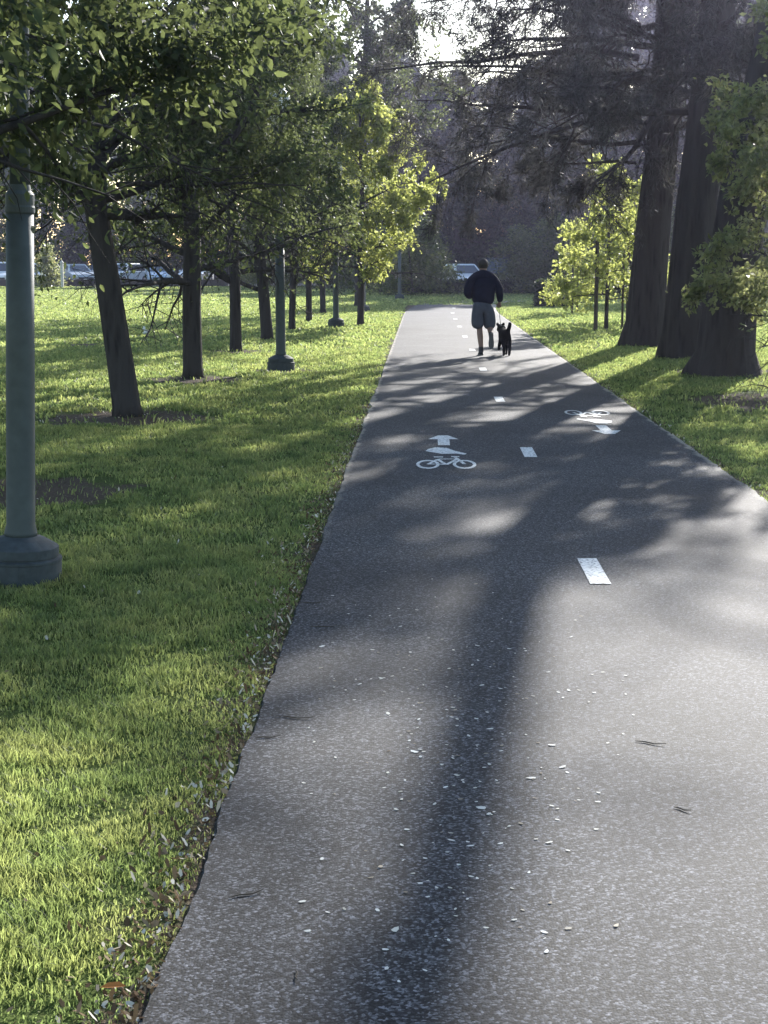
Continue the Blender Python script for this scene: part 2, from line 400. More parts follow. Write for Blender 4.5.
rngp = np.random.default_rng(5)
ZP = 0.018
ys = list(np.arange(-8, 24, 0.05)) + list(np.arange(24, 63, 1.0))
lft, rgt = [], []; wl = wr = 0.0
for y in ys:
    amp = 0.012 if y < 24 else 0.0
    bendx = max(0, y - 48) ** 2 * 0.0028
    wl = wl * .93 + rngp.normal(0, amp * .3); wr = wr * .93 + rngp.normal(0, amp * .3)
    lft.append((path_l(y) + bendx + wl + rngp.normal(0, amp * .15), y)); rgt.append((path_r(y) + bendx + wr + rngp.normal(0, amp * .15), y))
c0 = (rgt[-1][0] + 9.0, rgt[-1][1])               # beyond, the path turns off to the right
for k in range(1, 19):
    a = math.pi - k / 18 * 1.45
    rgt.append((c0[0] + 9.0 * math.cos(a), c0[1] + 5.0 * math.sin(a))); lft.append((c0[0] + 12.05 * math.cos(a), c0[1] + 8.05 * math.sin(a)))
rgt.append((60, rgt[-1][1] + 3)); lft.append((60, lft[-1][1] + 3))
pm = MB(); n = len(lft)
vs = [(x, y, ZP) for x, y in lft] + [(x, y, ZP) for x, y in rgt] + [(x - .02, y, -0.02) for x, y in lft] + [(x + .02, y, -0.02) for x, y in rgt]
fs = []
for i in range(n - 1):
    fs += [(i, n + i, n + i + 1, i + 1), (i, i + 1, 2 * n + i + 1, 2 * n + i), (n + i, 3 * n + i, 3 * n + i + 1, n + i + 1)]
pm.add(vs, fs)
path = tag(pm.build('path', M['asphalt']), 'straight grey asphalt cycle path through the park', 'path', kind='structure')

def paint_material():
    m, nt = new_mat('worn_white_paint')
    tc = N(nt, 'ShaderNodeTexCoord'); no = N(nt, 'ShaderNodeTexNoise'); no.inputs['Scale'].default_value = 60; no.inputs['Detail'].default_value = 8
    L(nt, tc, 'Object', no, 'Vector')
    r = ramp(nt, [(0.36, (0.1, 0.1, 0.1)), (0.47, (0.6, 0.6, 0.57)), (0.7, (0.78, 0.77, 0.74))]); L(nt, no, 0, r, 0)
    b = N(nt, 'ShaderNodeBsdfPrincipled'); b.inputs['Roughness'].default_value = 0.6; L(nt, r, 0, b, 'Base Color')
    bp = N(nt, 'ShaderNodeBump'); bp.inputs['Strength'].default_value = 0.4; bp.inputs['Distance'].default_value = 0.003; L(nt, no, 0, bp, 'Height'); L(nt, bp, 0, b, 'Normal')
    out(nt, b); return m
M['paint'] = paint_material()
ZM = ZP + 0.004
for k in range(11):
    y = 8.25 + 5.28 * k; x = 0.95 + SLOPE * y - 0.015 + max(0, y - 48) ** 2 * 0.0028
    d = MB(); d.poly([(x - .055 - .35 * SLOPE, y - .35), (x + .055 - .35 * SLOPE, y - .35), (x + .055 + .35 * SLOPE, y + .35), (x - .055 + .35 * SLOPE, y + .35)], ZM)
    d.build('lane_dash', M['paint'], path)
def ring(mb, cx, cy, rx, ry, wx, wy, tf, n=28):
    vs = []
    for k in range(n):
        a = 2 * math.pi * k / n
        vs.append((*tf(cx + rx * math.cos(a), cy + ry * math.sin(a)), ZM)); vs.append((*tf(cx + (rx - wx) * math.cos(a), cy + (ry - wy) * math.sin(a)), ZM))
    mb.add(vs, [(2 * k, 2 * ((k + 1) % n), 2 * ((k + 1) % n) + 1, 2 * k + 1) for k in range(n)])
def bar(mb, a, b, w, tf, z):
    a = np.array(a); b = np.array(b); t = (b - a) / np.linalg.norm(b - a); s = np.array([-t[1], t[0]]) * w / 2
    mb.poly([tf(*(a - s)), tf(*(b - s)), tf(*(b + s)), tf(*(a + s))], z)
def cycle_marking(cx, cy, flip):
    q = -1 if flip else 1
    def tf(u, v): return (cx + q * u + SLOPE * q * v, cy + q * v)
    b = MB()
    for sx in (-1, 1): ring(b, sx * .152, .28, .098, .28, .028, .075, tf)
    z = ZM
    for i, (p, r_, w) in enumerate([((-.152, .28), (-.06, .62), .03), ((-.06, .62), (.1, .62), .04), ((-.07, .60), (.0, .24), .032), ((.0, .24), (.1, .62), .032),
                                   ((.152, .28), (.085, .72), .03), ((-.152, .28), (.0, .26), .05), ((-.10, .74), (-.02, .74), .06), ((.05, .76), (.12, .76), .06)]):
        z += 0.0004; bar(b, p, r_, w, tf, z)
    b.build('bicycle_marking', M['paint'], path)
    t = MB()                                       # the rider's back, arms and head
    t.poly([tf(*p) for p in [(-.17, 1.18), (-.03, .98), (.1, 1.0), (.17, .92), (.19, 1.0), (.09, 1.2), (.02, 1.42), (-.08, 1.46), (-.15, 1.33)]], ZM)
    t.build('rider_marking', M['paint'], path)
    a = MB()
    a.poly([tf(*p) for p in [(-.055, 1.62), (.055, 1.62), (.055, 2.1), (-.055, 2.1)]], ZM)
    a.poly([tf(*p) for p in [(-.145, 2.105), (.145, 2.105), (.05, 2.42), (-.05, 2.42)]], ZM)
    a.build('arrow_marking', M['paint'], path)
cycle_marking(.51, 12.42, False)
cycle_marking(2.27, 17.4, True)

# road behind the lawns where the cars stand
rd = MB(); rd.add([(-90, 105.2, .006), (-3, 105.2, .006), (-3, 119, .006), (-90, 119, .006)], [(0, 1, 2, 3)])
rd.add([(-3, 86, .006), (60, 86, .006), (60, 93, .006), (-3, 93, .006)], [(0, 1, 2, 3)])
M['road'] = mat_simple('road_asphalt', (0.055, 0.055, 0.057), 0.85, scale=4)
tag(rd.build('road', M['road']), 'road and parking strip beyond the lawns', 'road', kind='structure')

# ------------------------------------------------------------------ grass
def make_grass():
    rng = np.random.default_rng(11)
    PX = np.array(PATCH)
    VV, FF4, FF3, off = [], [], [], 0
    for (y0, y1, dens, h, w) in ((2.6, 5.5, 17000, .042, .0034), (5.5, 9, 10000, .042, .0048), (9, 16, 3400, .044, .009), (16, 30, 1000, .055, .018), (30, 60, 260, .06, .04), (60, 104, 70, .07, .085)):
        xm = 0.27 * y1 + 1.6; npt = int((y1 - y0) * 2 * xm * dens)
        x = rng.uniform(-xm, xm, npt); y = rng.uniform(y0, y1, npt)
        dl = path_l(y) - x; dr = x - path_r(y) - np.maximum(0, y - 48) ** 2 * .0028; e = np.where(dl > 0, dl, np.where(dr > 0, dr, -1))
        e2 = np.where((y > 60), 1.0, e)
        k = (np.abs(x) < 0.262 * y + 1.3) & (e2 > 0.0)
        clump = 0.5 + 0.3 * np.sin(x * 7.1 + 2 * np.sin(y * 3.3)) * np.sin(y * 6.3 + 1.7 * np.sin(x * 4.1)) + .25 * np.sin(x * 17 + 3 * np.sin(y * 9.3)) * np.sin(y * 15 + 2 * np.sin(x * 11))
        # thin, littered strip beside the asphalt
        wv = 0.10 + 0.10 * (0.5 + 0.5 * np.sin(y * 2.3 + np.sin(y * 5.1)))
        k &= rng.uniform(0, 1, npt) < np.clip((e2 + 0.03) / wv, 0.12, 1) * np.clip(0.25 + 0.9 * clump, 0, 1)
        for (cx, cy, rx, ry) in PATCH:
            r_ = np.sqrt(((x - cx) / rx) ** 2 + ((y - cy) / ry) ** 2) + 0.25 * np.sin(x * 9) * np.sin(y * 7)
            k &= ~((r_ < 1.0) & (rng.uniform(0, 1, npt) < 0.93))
        x, y, cl, e2 = x[k], y[k], clump[k], e2[k]; m = len(x)
        hh = h * (0.3 + 0.95 * np.clip(cl, 0, 1)) * rng.uniform(0.5, 1.35, m) * np.clip(0.55 + e2, .55, 1); a = rng.uniform(0, 2 * np.pi, m); ln = rng.uniform(0.15, 1.1, m) * hh
        ww = w * rng.uniform(.7, 1.4, m)
        sx, sy = np.cos(a) * ww / 2, np.sin(a) * ww / 2
        b = rng.uniform(0, 2 * np.pi, m); lx, ly = np.cos(b) * ln, np.sin(b) * ln
        V = np.zeros((m, 5, 3))
        V[:, 0] = np.stack([x - sx, y - sy, np.zeros(m) - .004], 1); V[:, 1] = np.stack([x + sx, y + sy, np.zeros(m) - .004], 1)
        V[:, 2] = np.stack([x + lx * .35 + sx * .8, y + ly * .35 + sy * .8, hh * .62], 1); V[:, 3] = np.stack([x + lx * .35 - sx * .8, y + ly * .35 - sy * .8, hh * .62], 1)
        V[:, 4] = np.stack([x + lx, y + ly, hh], 1)
        i = off + 5 * np.arange(m)[:, None]
        FF4.append(i + np.array([[0, 1, 2, 3]])); FF3.append(i + np.array([[3, 2, 4]])); VV.append(V.reshape(-1, 3)); off += 5 * m
    o = mesh_np('grass', np.concatenate(VV), [np.concatenate(FF4), np.concatenate(FF3)], M['grass'])
    tag(o, 'short bright green grass blades covering the lawn', 'grass', kind='stuff')
make_grass()

# ------------------------------------------------------------------ litter
def chips(rng, x, y, z, s, asp, curl, n=6):
    m = len(x); a = rng.uniform(0, 2 * np.pi, m); V = np.zeros((m, n, 3))
    tx, ty = rng.normal(0, curl, m), rng.normal(0, curl, m)
    for k in range(n):
        t = 2 * np.pi * k / n; rr = s * rng.uniform(.7, 1.15, m) * .5
        u, v = rr * np.cos(t), rr * np.sin(t) * asp
        ux, uy = u * np.cos(a) - v * np.sin(a), u * np.sin(a) + v * np.cos(a)
        V[:, k] = np.stack([x + ux, y + uy, z + ux * tx + uy * ty + np.abs(u) * .12], 1)
    V[:, :, 2] -= (V[:, :, 2].min(1) - z)[:, None]
    return V.reshape(-1, 3), np.arange(n * m).reshape(m, n)
rl = np.random.default_rng(21)
M['petal'] = mat_leaf('pale_fallen_petal', [(0, (0.12, 0.08, 0.05)), (0.2, (0.3, 0.25, 0.18)), (0.3, (0.6, 0.58, 0.5)), (0.7, (0.74, 0.72, 0.66)), (1, (0.82, 0.81, 0.76))], (0.5, 0.48, 0.4), 0.25, 0.6, 0.3)
pxs = np.concatenate([rl.normal(462, 75, 230), rl.uniform(300, 640, 80)]); pys = rl.triangular(570, 680, 1015, 310)
gx, gy = [], []
for a, b in zip(pxs, pys):
    x, y = ground(a, b)
    if path_l(y) + .1 < x < path_r(y) - .1: gx.append(x); gy.append(y)
gx, gy = np.array(gx), np.array(gy)
V, Fc = chips(rl, gx, gy, ZP + .002, rl.uniform(.008, .024, len(gx)) * np.where(rl.uniform(0, 1, len(gx)) < .12, 1.5, 1), .55, .06)
tag(mesh_np('petal_litter', V, Fc, M['petal']), 'small pale petals scattered over the asphalt path', 'litter', kind='stuff')
M['litter'] = mat_leaf('dry_leaf_litter', [(0, (0.05, 0.033, 0.022)), (0.4, (0.12, 0.08, 0.05)), (0.7, (0.28, 0.21, 0.14)), (0.8, (0.5, 0.44, 0.34)), (1, (0.7, 0.64, 0.54))], (0.2, 0.15, 0.08), 0.2, 0.9, 0.02)
yy = 3.0 + 15 * rl.uniform(0, 1, 1500) ** 1.5; xx = path_l(yy) - .0 - np.abs(rl.normal(0, .085, 1500)) + .008
y2 = rl.uniform(7, 30, 700); x2 = path_r(y2) + np.abs(rl.normal(0, .06, 700)) - .01
y3 = rl.uniform(3, 14, 300); x3 = path_l(y3) - rl.uniform(.1, 2.8, 300)
y4 = rl.normal(0, .5, 260); x4 = rl.normal(0, .55, 260); cx, cy = ground(130, 418); x4 += cx; y4 += cy
y5 = 3.0 + 9 * rl.uniform(0, 1, 1300) ** 1.4; x5 = path_l(y5) - rl.gamma(1.6, .055, 1300) + .004
xa, ya = np.concatenate([xx, x2, x3, x4, x5]), np.concatenate([yy, y2, y3, y4, y5])
V, Fc = chips(rl, xa, ya, rl.uniform(.004, .03, len(xa)), rl.uniform(.008, .03, len(xa)) , .5, .7, 5)
tag(mesh_np('leaf_litter', V, Fc, M['litter']), 'dry leaf litter and pale chips along the path edges', 'litter', kind='stuff')
# single twigs and one orange leaf
M['twig'] = mat_simple('dry_twig', (0.05, 0.04, 0.03), 0.9, scale=40)
TW = [(247, 902, .10, .3, 'thin dark twig on the asphalt near the orange leaf at the left edge'), (292, 723, .16, -.15, 'long dark twig on the asphalt beside the left grass edge, below two short twigs'),
      (268, 743, .09, .1, 'short dark twig on the asphalt close to the littered grass edge'), (312, 607, .12, 0., 'dark twig on the shaded asphalt nearest the left edge below the bicycle marking'),
      (325, 631, .14, .05, 'slightly bent twig on the shaded asphalt just inside the left edge'), (682, 816, .06, -.5, 'small dark twig on the sunlit right half of the path'),
      (650, 749, .11, -.3, 'faint long twig on the sunlit right half of the path'), (296, 984, .06, -1.0, 'curled twig at the very bottom of the path near the left edge')]
for i, (px, py, ln, a, lab) in enumerate(TW):
    x, y = ground(px, py); a2 = a * 1.5
    t = MB(); p = np.array([x, y, ZP + .004]); dv = np.array([math.cos(a2), math.sin(a2), 0]); sv = np.array([-dv[1], dv[0], 0])
    t.tube([p - dv * ln / 2, p - dv * ln * .2 + sv * ln * .06, p + dv * ln * .15 - sv * ln * .03, p + dv * ln / 2 + sv * ln * .05 + np.array([0, 0, .004])], [.001, .0024, .002, .001], 6)
    tag(t.build('twig', M['twig']), lab, 'twig', 'twigs lying on the path')
M['orange_leaf'] = mat_leaf('orange_dry_leaf', [(0, (0.35, 0.13, 0.03)), (1, (0.45, 0.2, 0.06))], (0.5, 0.2, 0.05), .35)
x, y = ground(113, 1006)
ol = MB(); lv = [(-.03, 0, .0), (-.012, -.012, .006), (.012, -.014, .008), (.032, 0, .004), (.014, .013, .009), (-.012, .012, .007), (0, 0, .002)]
ol.add([(x + a, y + b, .045 + c) for a, b, c in lv], [(0, 1, 6), (1, 2, 6), (2, 3, 6), (3, 4, 6), (4, 5, 6), (5, 0, 6)])
tag(ol.build('fallen_leaf', M['orange_leaf']), 'orange dry leaf lying in the grass at the path edge', 'leaf')
x, y = ground(146, 335)
M['paper'] = mat_simple('white_paper', (0.75, 0.75, 0.72), 0.8, scale=20)
sc_ = MB(); rr = np.random.default_rng(3)
sc_.ball((0, 0, .06), (.085, .06, .06), 9, 7); sc_.ball((-.04, 0, .13), (.035, .035, .07), 8, 6); sc_.v = [(a + rr.normal(0, .008) + x, b + rr.normal(0, .008) + y, max(0.0, c + rr.normal(0, .008))) for a, b, c in sc_.v]
tag(sc_.build('crumpled_paper', M['paper']), 'crumpled scrap of white paper on the lawn behind the leaning tree', 'paper')

# ------------------------------------------------------------------ lamp posts
M['post'] = mat_simple('green_grey_post_paint', (0.055, 0.068, 0.068), 0.65, var=.15, scale=14, bump=.15)
M['lantern'] = mat_simple('frosted_lantern', (0.7, 0.7, 0.66), 0.35, scale=5, var=.04)
M['concrete'] = mat_simple('post_footing', (0.045, 0.055, 0.06), 0.8, var=.25, scale=22, bump=.3)
lab = ['large grey-green lamp post with round stepped base nearest the camera at the left frame edge', 'lamp post on a wide stepped base in the lawn, second along the path',
       'lamp post under the bright lime-leaved tree left of the path', 'slim distant lamp post just beyond the lime-leaved tree', 'farthest lamp post near the end of the path']
x, y = ground(21, 579)
lp = thing('lamp_post', lab[0], 'lamp post', (x, y, 0), 0, 'lamp posts along the left of the path'); lp.rotation_euler = (0, R(2.0), 0)
b = MB(); b.lathe([(.215, -.02), (.215, .105), (.218, .11), (.218, .122), (.196, .128), (.196, .132), (.2, .136), (.2, .182), (.196, .186), (.13, .225), (.088, .24)], 40); b.build('base', M['concrete'], lp, False)
s = MB(); s.lathe([(.088, .24), (.086, .26), (.076, .3), (.074, 1.2), (.07, 1.94)], 32); s.build('pole', M['post'], lp, True)
s = MB(); s.lathe([(.07, 1.93), (.076, 1.94), (.077, 1.965), (.073, 1.975), (.074, 2.0), (.074, 2.03), (.058, 2.05), (.052, 2.08)], 32); s.build('collar', M['post'], lp, False)
s = MB(); s.lathe([(.052, 2.07), (.05, 2.5), (.043, 3.6), (.06, 3.62), (.07, 3.68), (.11, 3.74)], 24); s.build('upper_pole', M['post'], lp, True)
s = MB(); s.lathe([(.11, 3.74), (.17, 3.82), (.2, 3.98), (.17, 4.18), (.1, 4.3)], 24); s.build('lantern', M['lantern'], lp, True)
s = MB(); s.lathe([(.105, 4.3), (.12, 4.31), (.07, 4.38), (.02, 4.43), (.015, 4.5)], 20); s.build('lantern_cap', M['post'], lp, True)
for (px, py), lb in zip(((281, 370), (336, 327), (363.5, 312), (399.5, 299.5)), lab[1:]):
    x, y = ground(px, py); dup(lp, lb, (x, y, 0), .3)

# ================================================================== TREES
COT = 1 / math.tan(SUN_EL)
def shadow_of(P):                                  # where a point's shadow meets the ground
    return P[:, 0] - P[:, 2] * COT * math.sin(SUN_AZ), P[:, 1] - P[:, 2] * COT * math.cos(SUN_AZ)

# --- the row of street trees left of the path
def street_tree(seed, name, lab, loc, trunk, tr, limbs, leaf, per, mat='leaf_street', hang=.35, sec=(8, .42), twig=(6, .45), low=1.9):
    rng = np.random.default_rng(seed)
    def lift(P): return (P[:, 2] > low + .25 * np.sin(P[:, 0] * 3.1) * np.sin(P[:, 1] * 2.7)) | (rng.uniform(0, 1, len(P)) < .05)
    wd, V, Fc = grow_tree(rng, trunk, tr, limbs(rng), sec=sec, twig=twig, leaf=leaf, per_twig=per, spread=.07, hang=hang, droop=.0, twig_droop=-.05, cull=lift, fine=seed in (1, 2, 12))
    return make_tree(name, lab, 'tree', loc, wd, V, Fc, M['bark'], M[mat], 'street trees in a row left of the path')
def xy0(px, py): x, y = ground(px, py); return (x, y, 0)

tk = [(0, 0, -.05), (-.015, 0, .12), (-.07, 0, .6), (-.16, 0, 1.3), (-.24, 0, 1.9), (-.30, 0, 2.35), (-.26, .1, 3.2), (-.1, .15, 4.4), (.05, .1, 5.8), (.1, .1, 6.8)]
def limbs_lean(rng):
    l = [((-.27, 0, 2.2), (1, -.1, .12), 1.0, .085), ((-.26, 0, 3.0), (-.6, -.2, .75), 2.6, .07)]
    l += [((.62, -.1, 2.38), (.75, -.1, .62), 2.4, .075), ((-.3, 0, 2.3), (-1, .1, .5), 2.6, .07), ((-.25, 0, 2.6), (.5, -.9, .35), 2.6, .06), ((-.25, 0, 2.7), (.2, .9, .5), 2.6, .06)]
    l += [((-.05, 0, 2.5), (.9, -.5, .02), 2.2, .03), ((-.27, 0, 2.5), (-.9, -.6, .1), 2.4, .04)]
    l += [((a, b, 2.35), (a * .8 + .2, b, -.25), 1.5, .014) for a, b in ((.5, -.3), (.2, .5), (.9, .2), (-.6, .3), (-.3, -.5))]
    return l + round_limbs(rng, tk, .55, .98, 13, 2.5, .055, (.15, 1.1), .35, .4)
street_tree(1, 'street_tree', 'leaning dark street tree forking low, nearest whole trunk left of the path', xy0(128, 416), tk, [.19, .16, .148, .138, .13, .125, .1, .075, .045, .02], limbs_lean, (.06, .03), 66, low=2.5)

tk0 = [(0, 0, -.05), (0, 0, .15), (.02, 0, 1.0), (.05, 0, 2.1), (.1, .05, 3.2), (.1, 0, 4.6), (.12, 0, 6.2)]
street_tree(2, 'street_tree', 'street tree beside the nearest lamp post, only its hanging leafy branches in view', xy0(-30, 488), tk0, [.19, .16, .15, .14, .1, .06, .02],
            lambda rng: round_limbs(rng, tk0, .55, .97, 22, 2.7, .05, (.5, 1.05), .4, 1.0), (.062, .028), 60, hang=.5, low=2.6)
tkn = [(0, 0, -.05), (0, 0, .15), (.02, 0, 1.0), (.0, 0, 2.1), (.05, .05, 3.2), (.05, 0, 4.4), (.1, 0, 5.6)]
street_tree(12, 'street_tree', 'street tree at the left frame edge whose large leaves hang over the nearest lamp post', (-2.75, 6.4, 0), tkn, [.18, .15, .14, .13, .1, .06, .02],
            lambda rng: round_limbs(rng, tkn, .47, .97, 22, 2.3, .04, (.28, 1.0), .4, .3), (.052, .024), 100, hang=.6, low=2.24)
tka = [(0, 0, -.05), (0, 0, .15), (.0, 0, 1.0), (.03, .02, 2.1), (.0, .05, 3.4), (-.05, 0, 5.0), (.0, 0, 7.4)]
tra = [.17, .145, .135, .125, .1, .065, .02]
A = street_tree(3, 'street_tree', 'straight street tree with thick dark trunk between the leaning tree and the stepped lamp post', xy0(193, 378), tka, tra,
                lambda rng: round_limbs(rng, tka, .36, .97, 22, 2.7, .06, (.3, 1.05), .45, 2.0), (.075, .042), 18, low=2.05, sec=(9, .42), twig=(9, .5))
tkb = [(0, 0, -.05), (0, 0, .15), (-.06, 0, 1.0), (-.16, .02, 2.1), (-.2, .05, 3.4), (-.1, 0, 5.2), (.0, 0, 8.0)]
B = street_tree(4, 'street_tree', 'thin street tree leaning slightly left just behind the stepped lamp post', xy0(267, 340), tkb, [.16, .13, .12, .115, .095, .06, .02],
                lambda rng: round_limbs(rng, tkb, .34, .97, 22, 2.35, .055, (.3, 1.05), .5, 3.0), (.08, .045), 18, low=2.2, sec=(9, .42), twig=(9, .5))
G = 'street trees in a row left of the path'
dup(A, 'park tree on the left lawn, only its crown in view behind the nearest lamp post', (-7.2, 20.5, 0), 0.9, (1.3, 1.3, 1.1), 'park trees')
dup(A, 'sturdy street tree just left of the thin leaning one, trunk flared at the ground', xy0(236, 351), 2.0, (.78, .78, 1.08))
dup(B, 'slender upright street tree right of the stepped lamp post', xy0(292, 330), 2.6, (.66, .66, 1.08))
dup(A, 'slim street tree tilting left, between the second and the third lamp post', xy0(309, 322), 4.2, (.6, .6, 1.1))
dup(B, 'last slim street tree of the row, in front of the dark woods', xy0(323, 313.5), 1.2, (.75, .75, 1.1))
tkt = [(0, 0, -.05), (0, 0, .2), (.0, 0, 2.0), (.1, 0, 5.0), (.2, 0, 8.0), (.3, 0, 11.0), (.3, 0, 14.0)]
street_tree(9, 'street_tree', 'tall high-crowned tree behind the lime-leaved tree, its branches against the bright sky', (-.9, 58, 0), tkt, [.26, .2, .19, .17, .13, .08, .03],
            lambda rng: round_limbs(rng, tkt, .5, .97, 26, 4.2, .08, (.0, 1.0), .5, 2.0), (.15, .085), 26, low=6.6)
# the lime-leaved tree over the third lamp post
tkl = [(0, 0, -.05), (0, 0, .2), (.02, 0, 1.0), (.0, 0, 2.0), (.05, 0, 3.4), (.0, 0, 4.8), (.0, 0, 6.0)]
rl_ = np.random.default_rng(8)
def round_crown(P):
    q = ((P[:, 0] + .05) / 2.15) ** 2 + (P[:, 1] / 2.0) ** 2 + ((P[:, 2] - 3.5) / 2.55) ** 2
    q = q * (1 + .22 * np.sin(P[:, 0] * 3.7 + 1) * np.sin(P[:, 2] * 2.9) + .15 * np.sin(P[:, 1] * 4.1 + P[:, 2] * 2))
    return (q < 1.0) & ((q > .3) | (rl_.uniform(0, 1, len(P)) < .4))
wd, V, Fc = grow_tree(rl_, tkl, [.11, .09, .085, .08, .06, .04, .015], round_limbs(rl_, tkl, .4, .97, 32, 2.4, .035, (.1, 1.1), .55, .2), sec=(8, .45), twig=(7, .5), leaf=(.1, .065), per_twig=26, hang=.35, twig_droop=-.03, cull=round_crown)
make_tree('lime_tree', 'bright yellow-green leafy tree glowing in the sun left of the path', 'tree', (-.62, 41, 0), wd, V, Fc, M['bark'], M['leaf_lime'])

# --- the three great conifers right of the path
def cull_big(base, rng):
    """leaves missing from the crowns: cut by where their shadows land, to shape the sunlight below"""
    ca, sa = math.cos(SUN_AZ), math.sin(SUN_AZ)
    def f(P):
        W = P + np.array(base); sx, sy = shadow_of(W)
        q = rng.uniform(0, 1, len(P))
        e = 0.5 * np.sin(sx * 2.6 + sy * .9) + 0.4 * np.sin(sx * 1.1 - sy * 1.7)
        thin = np.where((sx > -.75) & (sx < .3) & (sy > 2.2), .5, .96)      # a few sprays dim the left half of the path
        lim = np.interp(sx, [-1.6, -.6, 0, 1, 2, 3], [4.6, 5.8, 7.3, 7.6, 7.2, 6.7])
        near = (sy < lim + e * .7) & (sy > -2)  # leaves that would shade the near ground are left out
        t = sx * ca - sy * sa; u = sx * sa + sy * ca
        hole = (np.sin(t * 4.2 + .8 * np.sin(u * .5)) + .7 * np.sin(t * 9.1 + .35 * u) + .5 * np.sin(u * 1.1 + t)) > np.where((sx < -.4) & (sy < 13.5), 1.75, .8)
        right = (sx > 2.1 + .3 * np.sin(sy)) & (sy > 8.5) & (sy < 18)      # the sun reaches the small tree on the right
        return ~(near & (q < thin)) & ~(hole & (q < .85)) & ~(right & (q < .88))
    return f
def conifer(seed, lab, loc, trunk, tr, zlist, length, per, extra=()):
    rng = np.random.default_rng(seed); P = [np.array(p, float) for p in trunk]; zz = [p[2] for p in P]; limbs = list(extra)
    for i, z in enumerate(zlist):
        x = np.interp(z, zz, [p[0] for p in P]); y = np.interp(z, zz, [p[1] for p in P]); a = i * 2.39996 + seed; e = rng.uniform(-.15, .3)
        limbs.append((np.array([x, y, z]), (math.cos(a), math.sin(a), e), length * rng.uniform(.7, 1.1), .075 * rng.uniform(.7, 1.2)))
    wd, V, Fc = grow_tree(rng, trunk, tr, limbs, sec=(9, .34), twig=(6, .5), leaf=(.15, .017), per_twig=per, droop=-.035, twig_droop=-.06, sides=(36, 6, 4), wob=.11,
                          spread=.05, cull=cull_big(loc, rng), leaf_dir=.45, flare=1.0, hang=.15)
    return make_tree('conifer', lab, 'tree', loc, wd, V, Fc, M['bark_big'], M['leaf_conifer'], 'great conifers right of the path')
g1, g2, g3 = xy0(644, 346), xy0(685, 358.5), xy0(724, 376)
zl = list(np.linspace(4.2, 10.2, 27)) + list(np.linspace(14, 21, 14))
left = [(np.array([-.25, 0, z]), (-1, dy, e), ln, r) for z, dy, e, ln, r in ((4.0, -.2, -.02, 3.8, .05), (4.5, .3, .02, 4.6, .06), (5.1, -.5, .1, 5.0, .06), (5.6, .1, .15, 5.6, .07), (6.2, -.3, .2, 5.0, .07), (6.8, .3, .2, 4.4, .07), (7.4, -.1, .25, 4.2, .07), (3.6, .1, -.05, 2.6, .035))]
conifer(31, 'farthest and leftmost of three great trunks, its bare dark limbs reaching over the path', g1,
        [(0, 0, -.1), (.0, 0, .1), (.03, 0, .5), (.06, 0, 1.4), (.13, 0, 2.6), (.24, 0, 4.0), (.32, 0, 6), (.4, 0, 10), (.4, 0, 16), (.4, 0, 22)], [.44, .40, .37, .34, .32, .30, .28, .25, .16, .03], zl, 5.2, 58, left)
conifer(47, 'middle one of three great trunks, straight and lit from behind', g2,
        [(0, 0, -.1), (0, 0, .1), (0, 0, .5), (.05, 0, 1.4), (.1, 0, 2.6), (.22, 0, 4.0), (.36, 0, 6), (.6, 0, 10), (.8, 0, 16), (.8, 0, 22)], [.42, .39, .37, .355, .33, .31, .28, .24, .17, .03], zl, 5.0, 58,
        [(np.array([0, -.2, z]), (dx, -1, e), ln, .06) for z, dx, e, ln in ((4.8, -.9, .05, 4.2), (5.4, -.3, .1, 4.0), (6.2, -.6, .2, 4.6), (6.9, .1, .2, 4.5), (5.9, -1.4, .15, 4.6))])
conifer(59, 'nearest and rightmost of three great trunks, broad flared base and stem curving right', g3,
        [(0, 0, -.1), (0, 0, .08), (.02, 0, .35), (.06, 0, 1.2), (.15, -.1, 2.6), (.38, -.3, 4.3), (.6, -.5, 6), (1.66, -.25, 8), (2.75, .2, 10), (3.0, .4, 13), (3.2, .5, 17), (3.3, .5, 22)], [.52, .47, .41, .365, .33, .28, .2, .17, .16, .14, .09, .03],
        list(np.linspace(13.5, 21, 16)), 4.5, 20)

# --- leafy small tree in front of the nearest trunk, reaching in from the right
rng = np.random.default_rng(71)
tko = [(0, 0, -.05), (0, 0, .2), (.0, 0, 1.0), (-.05, 0, 2.0), (-.1, 0, 3.2), (-.1, 0, 4.2)]
wd, V, Fc = grow_tree(rng, tko, [.09, .075, .07, .06, .04, .015], round_limbs(rng, tko, .2, .95, 26, 2.5, .03, (-.1, .7), .5, .8), sec=(8, .42), twig=(6, .5), leaf=(.085, .045), per_twig=30, hang=.2, cull=lambda P: (P[:, 2] > 1.0 + .2 * np.sin(P[:, 0] * 4)) & (P[:, 0] > -1.95 - .25 * np.sin(P[:, 2] * 5)))
make_tree('small_tree', 'small bushy olive-green tree at the right frame edge before the nearest great trunk', 'tree', (5.75, 19.5, 0), wd, V, Fc, M['bark'], M['leaf_olive'])

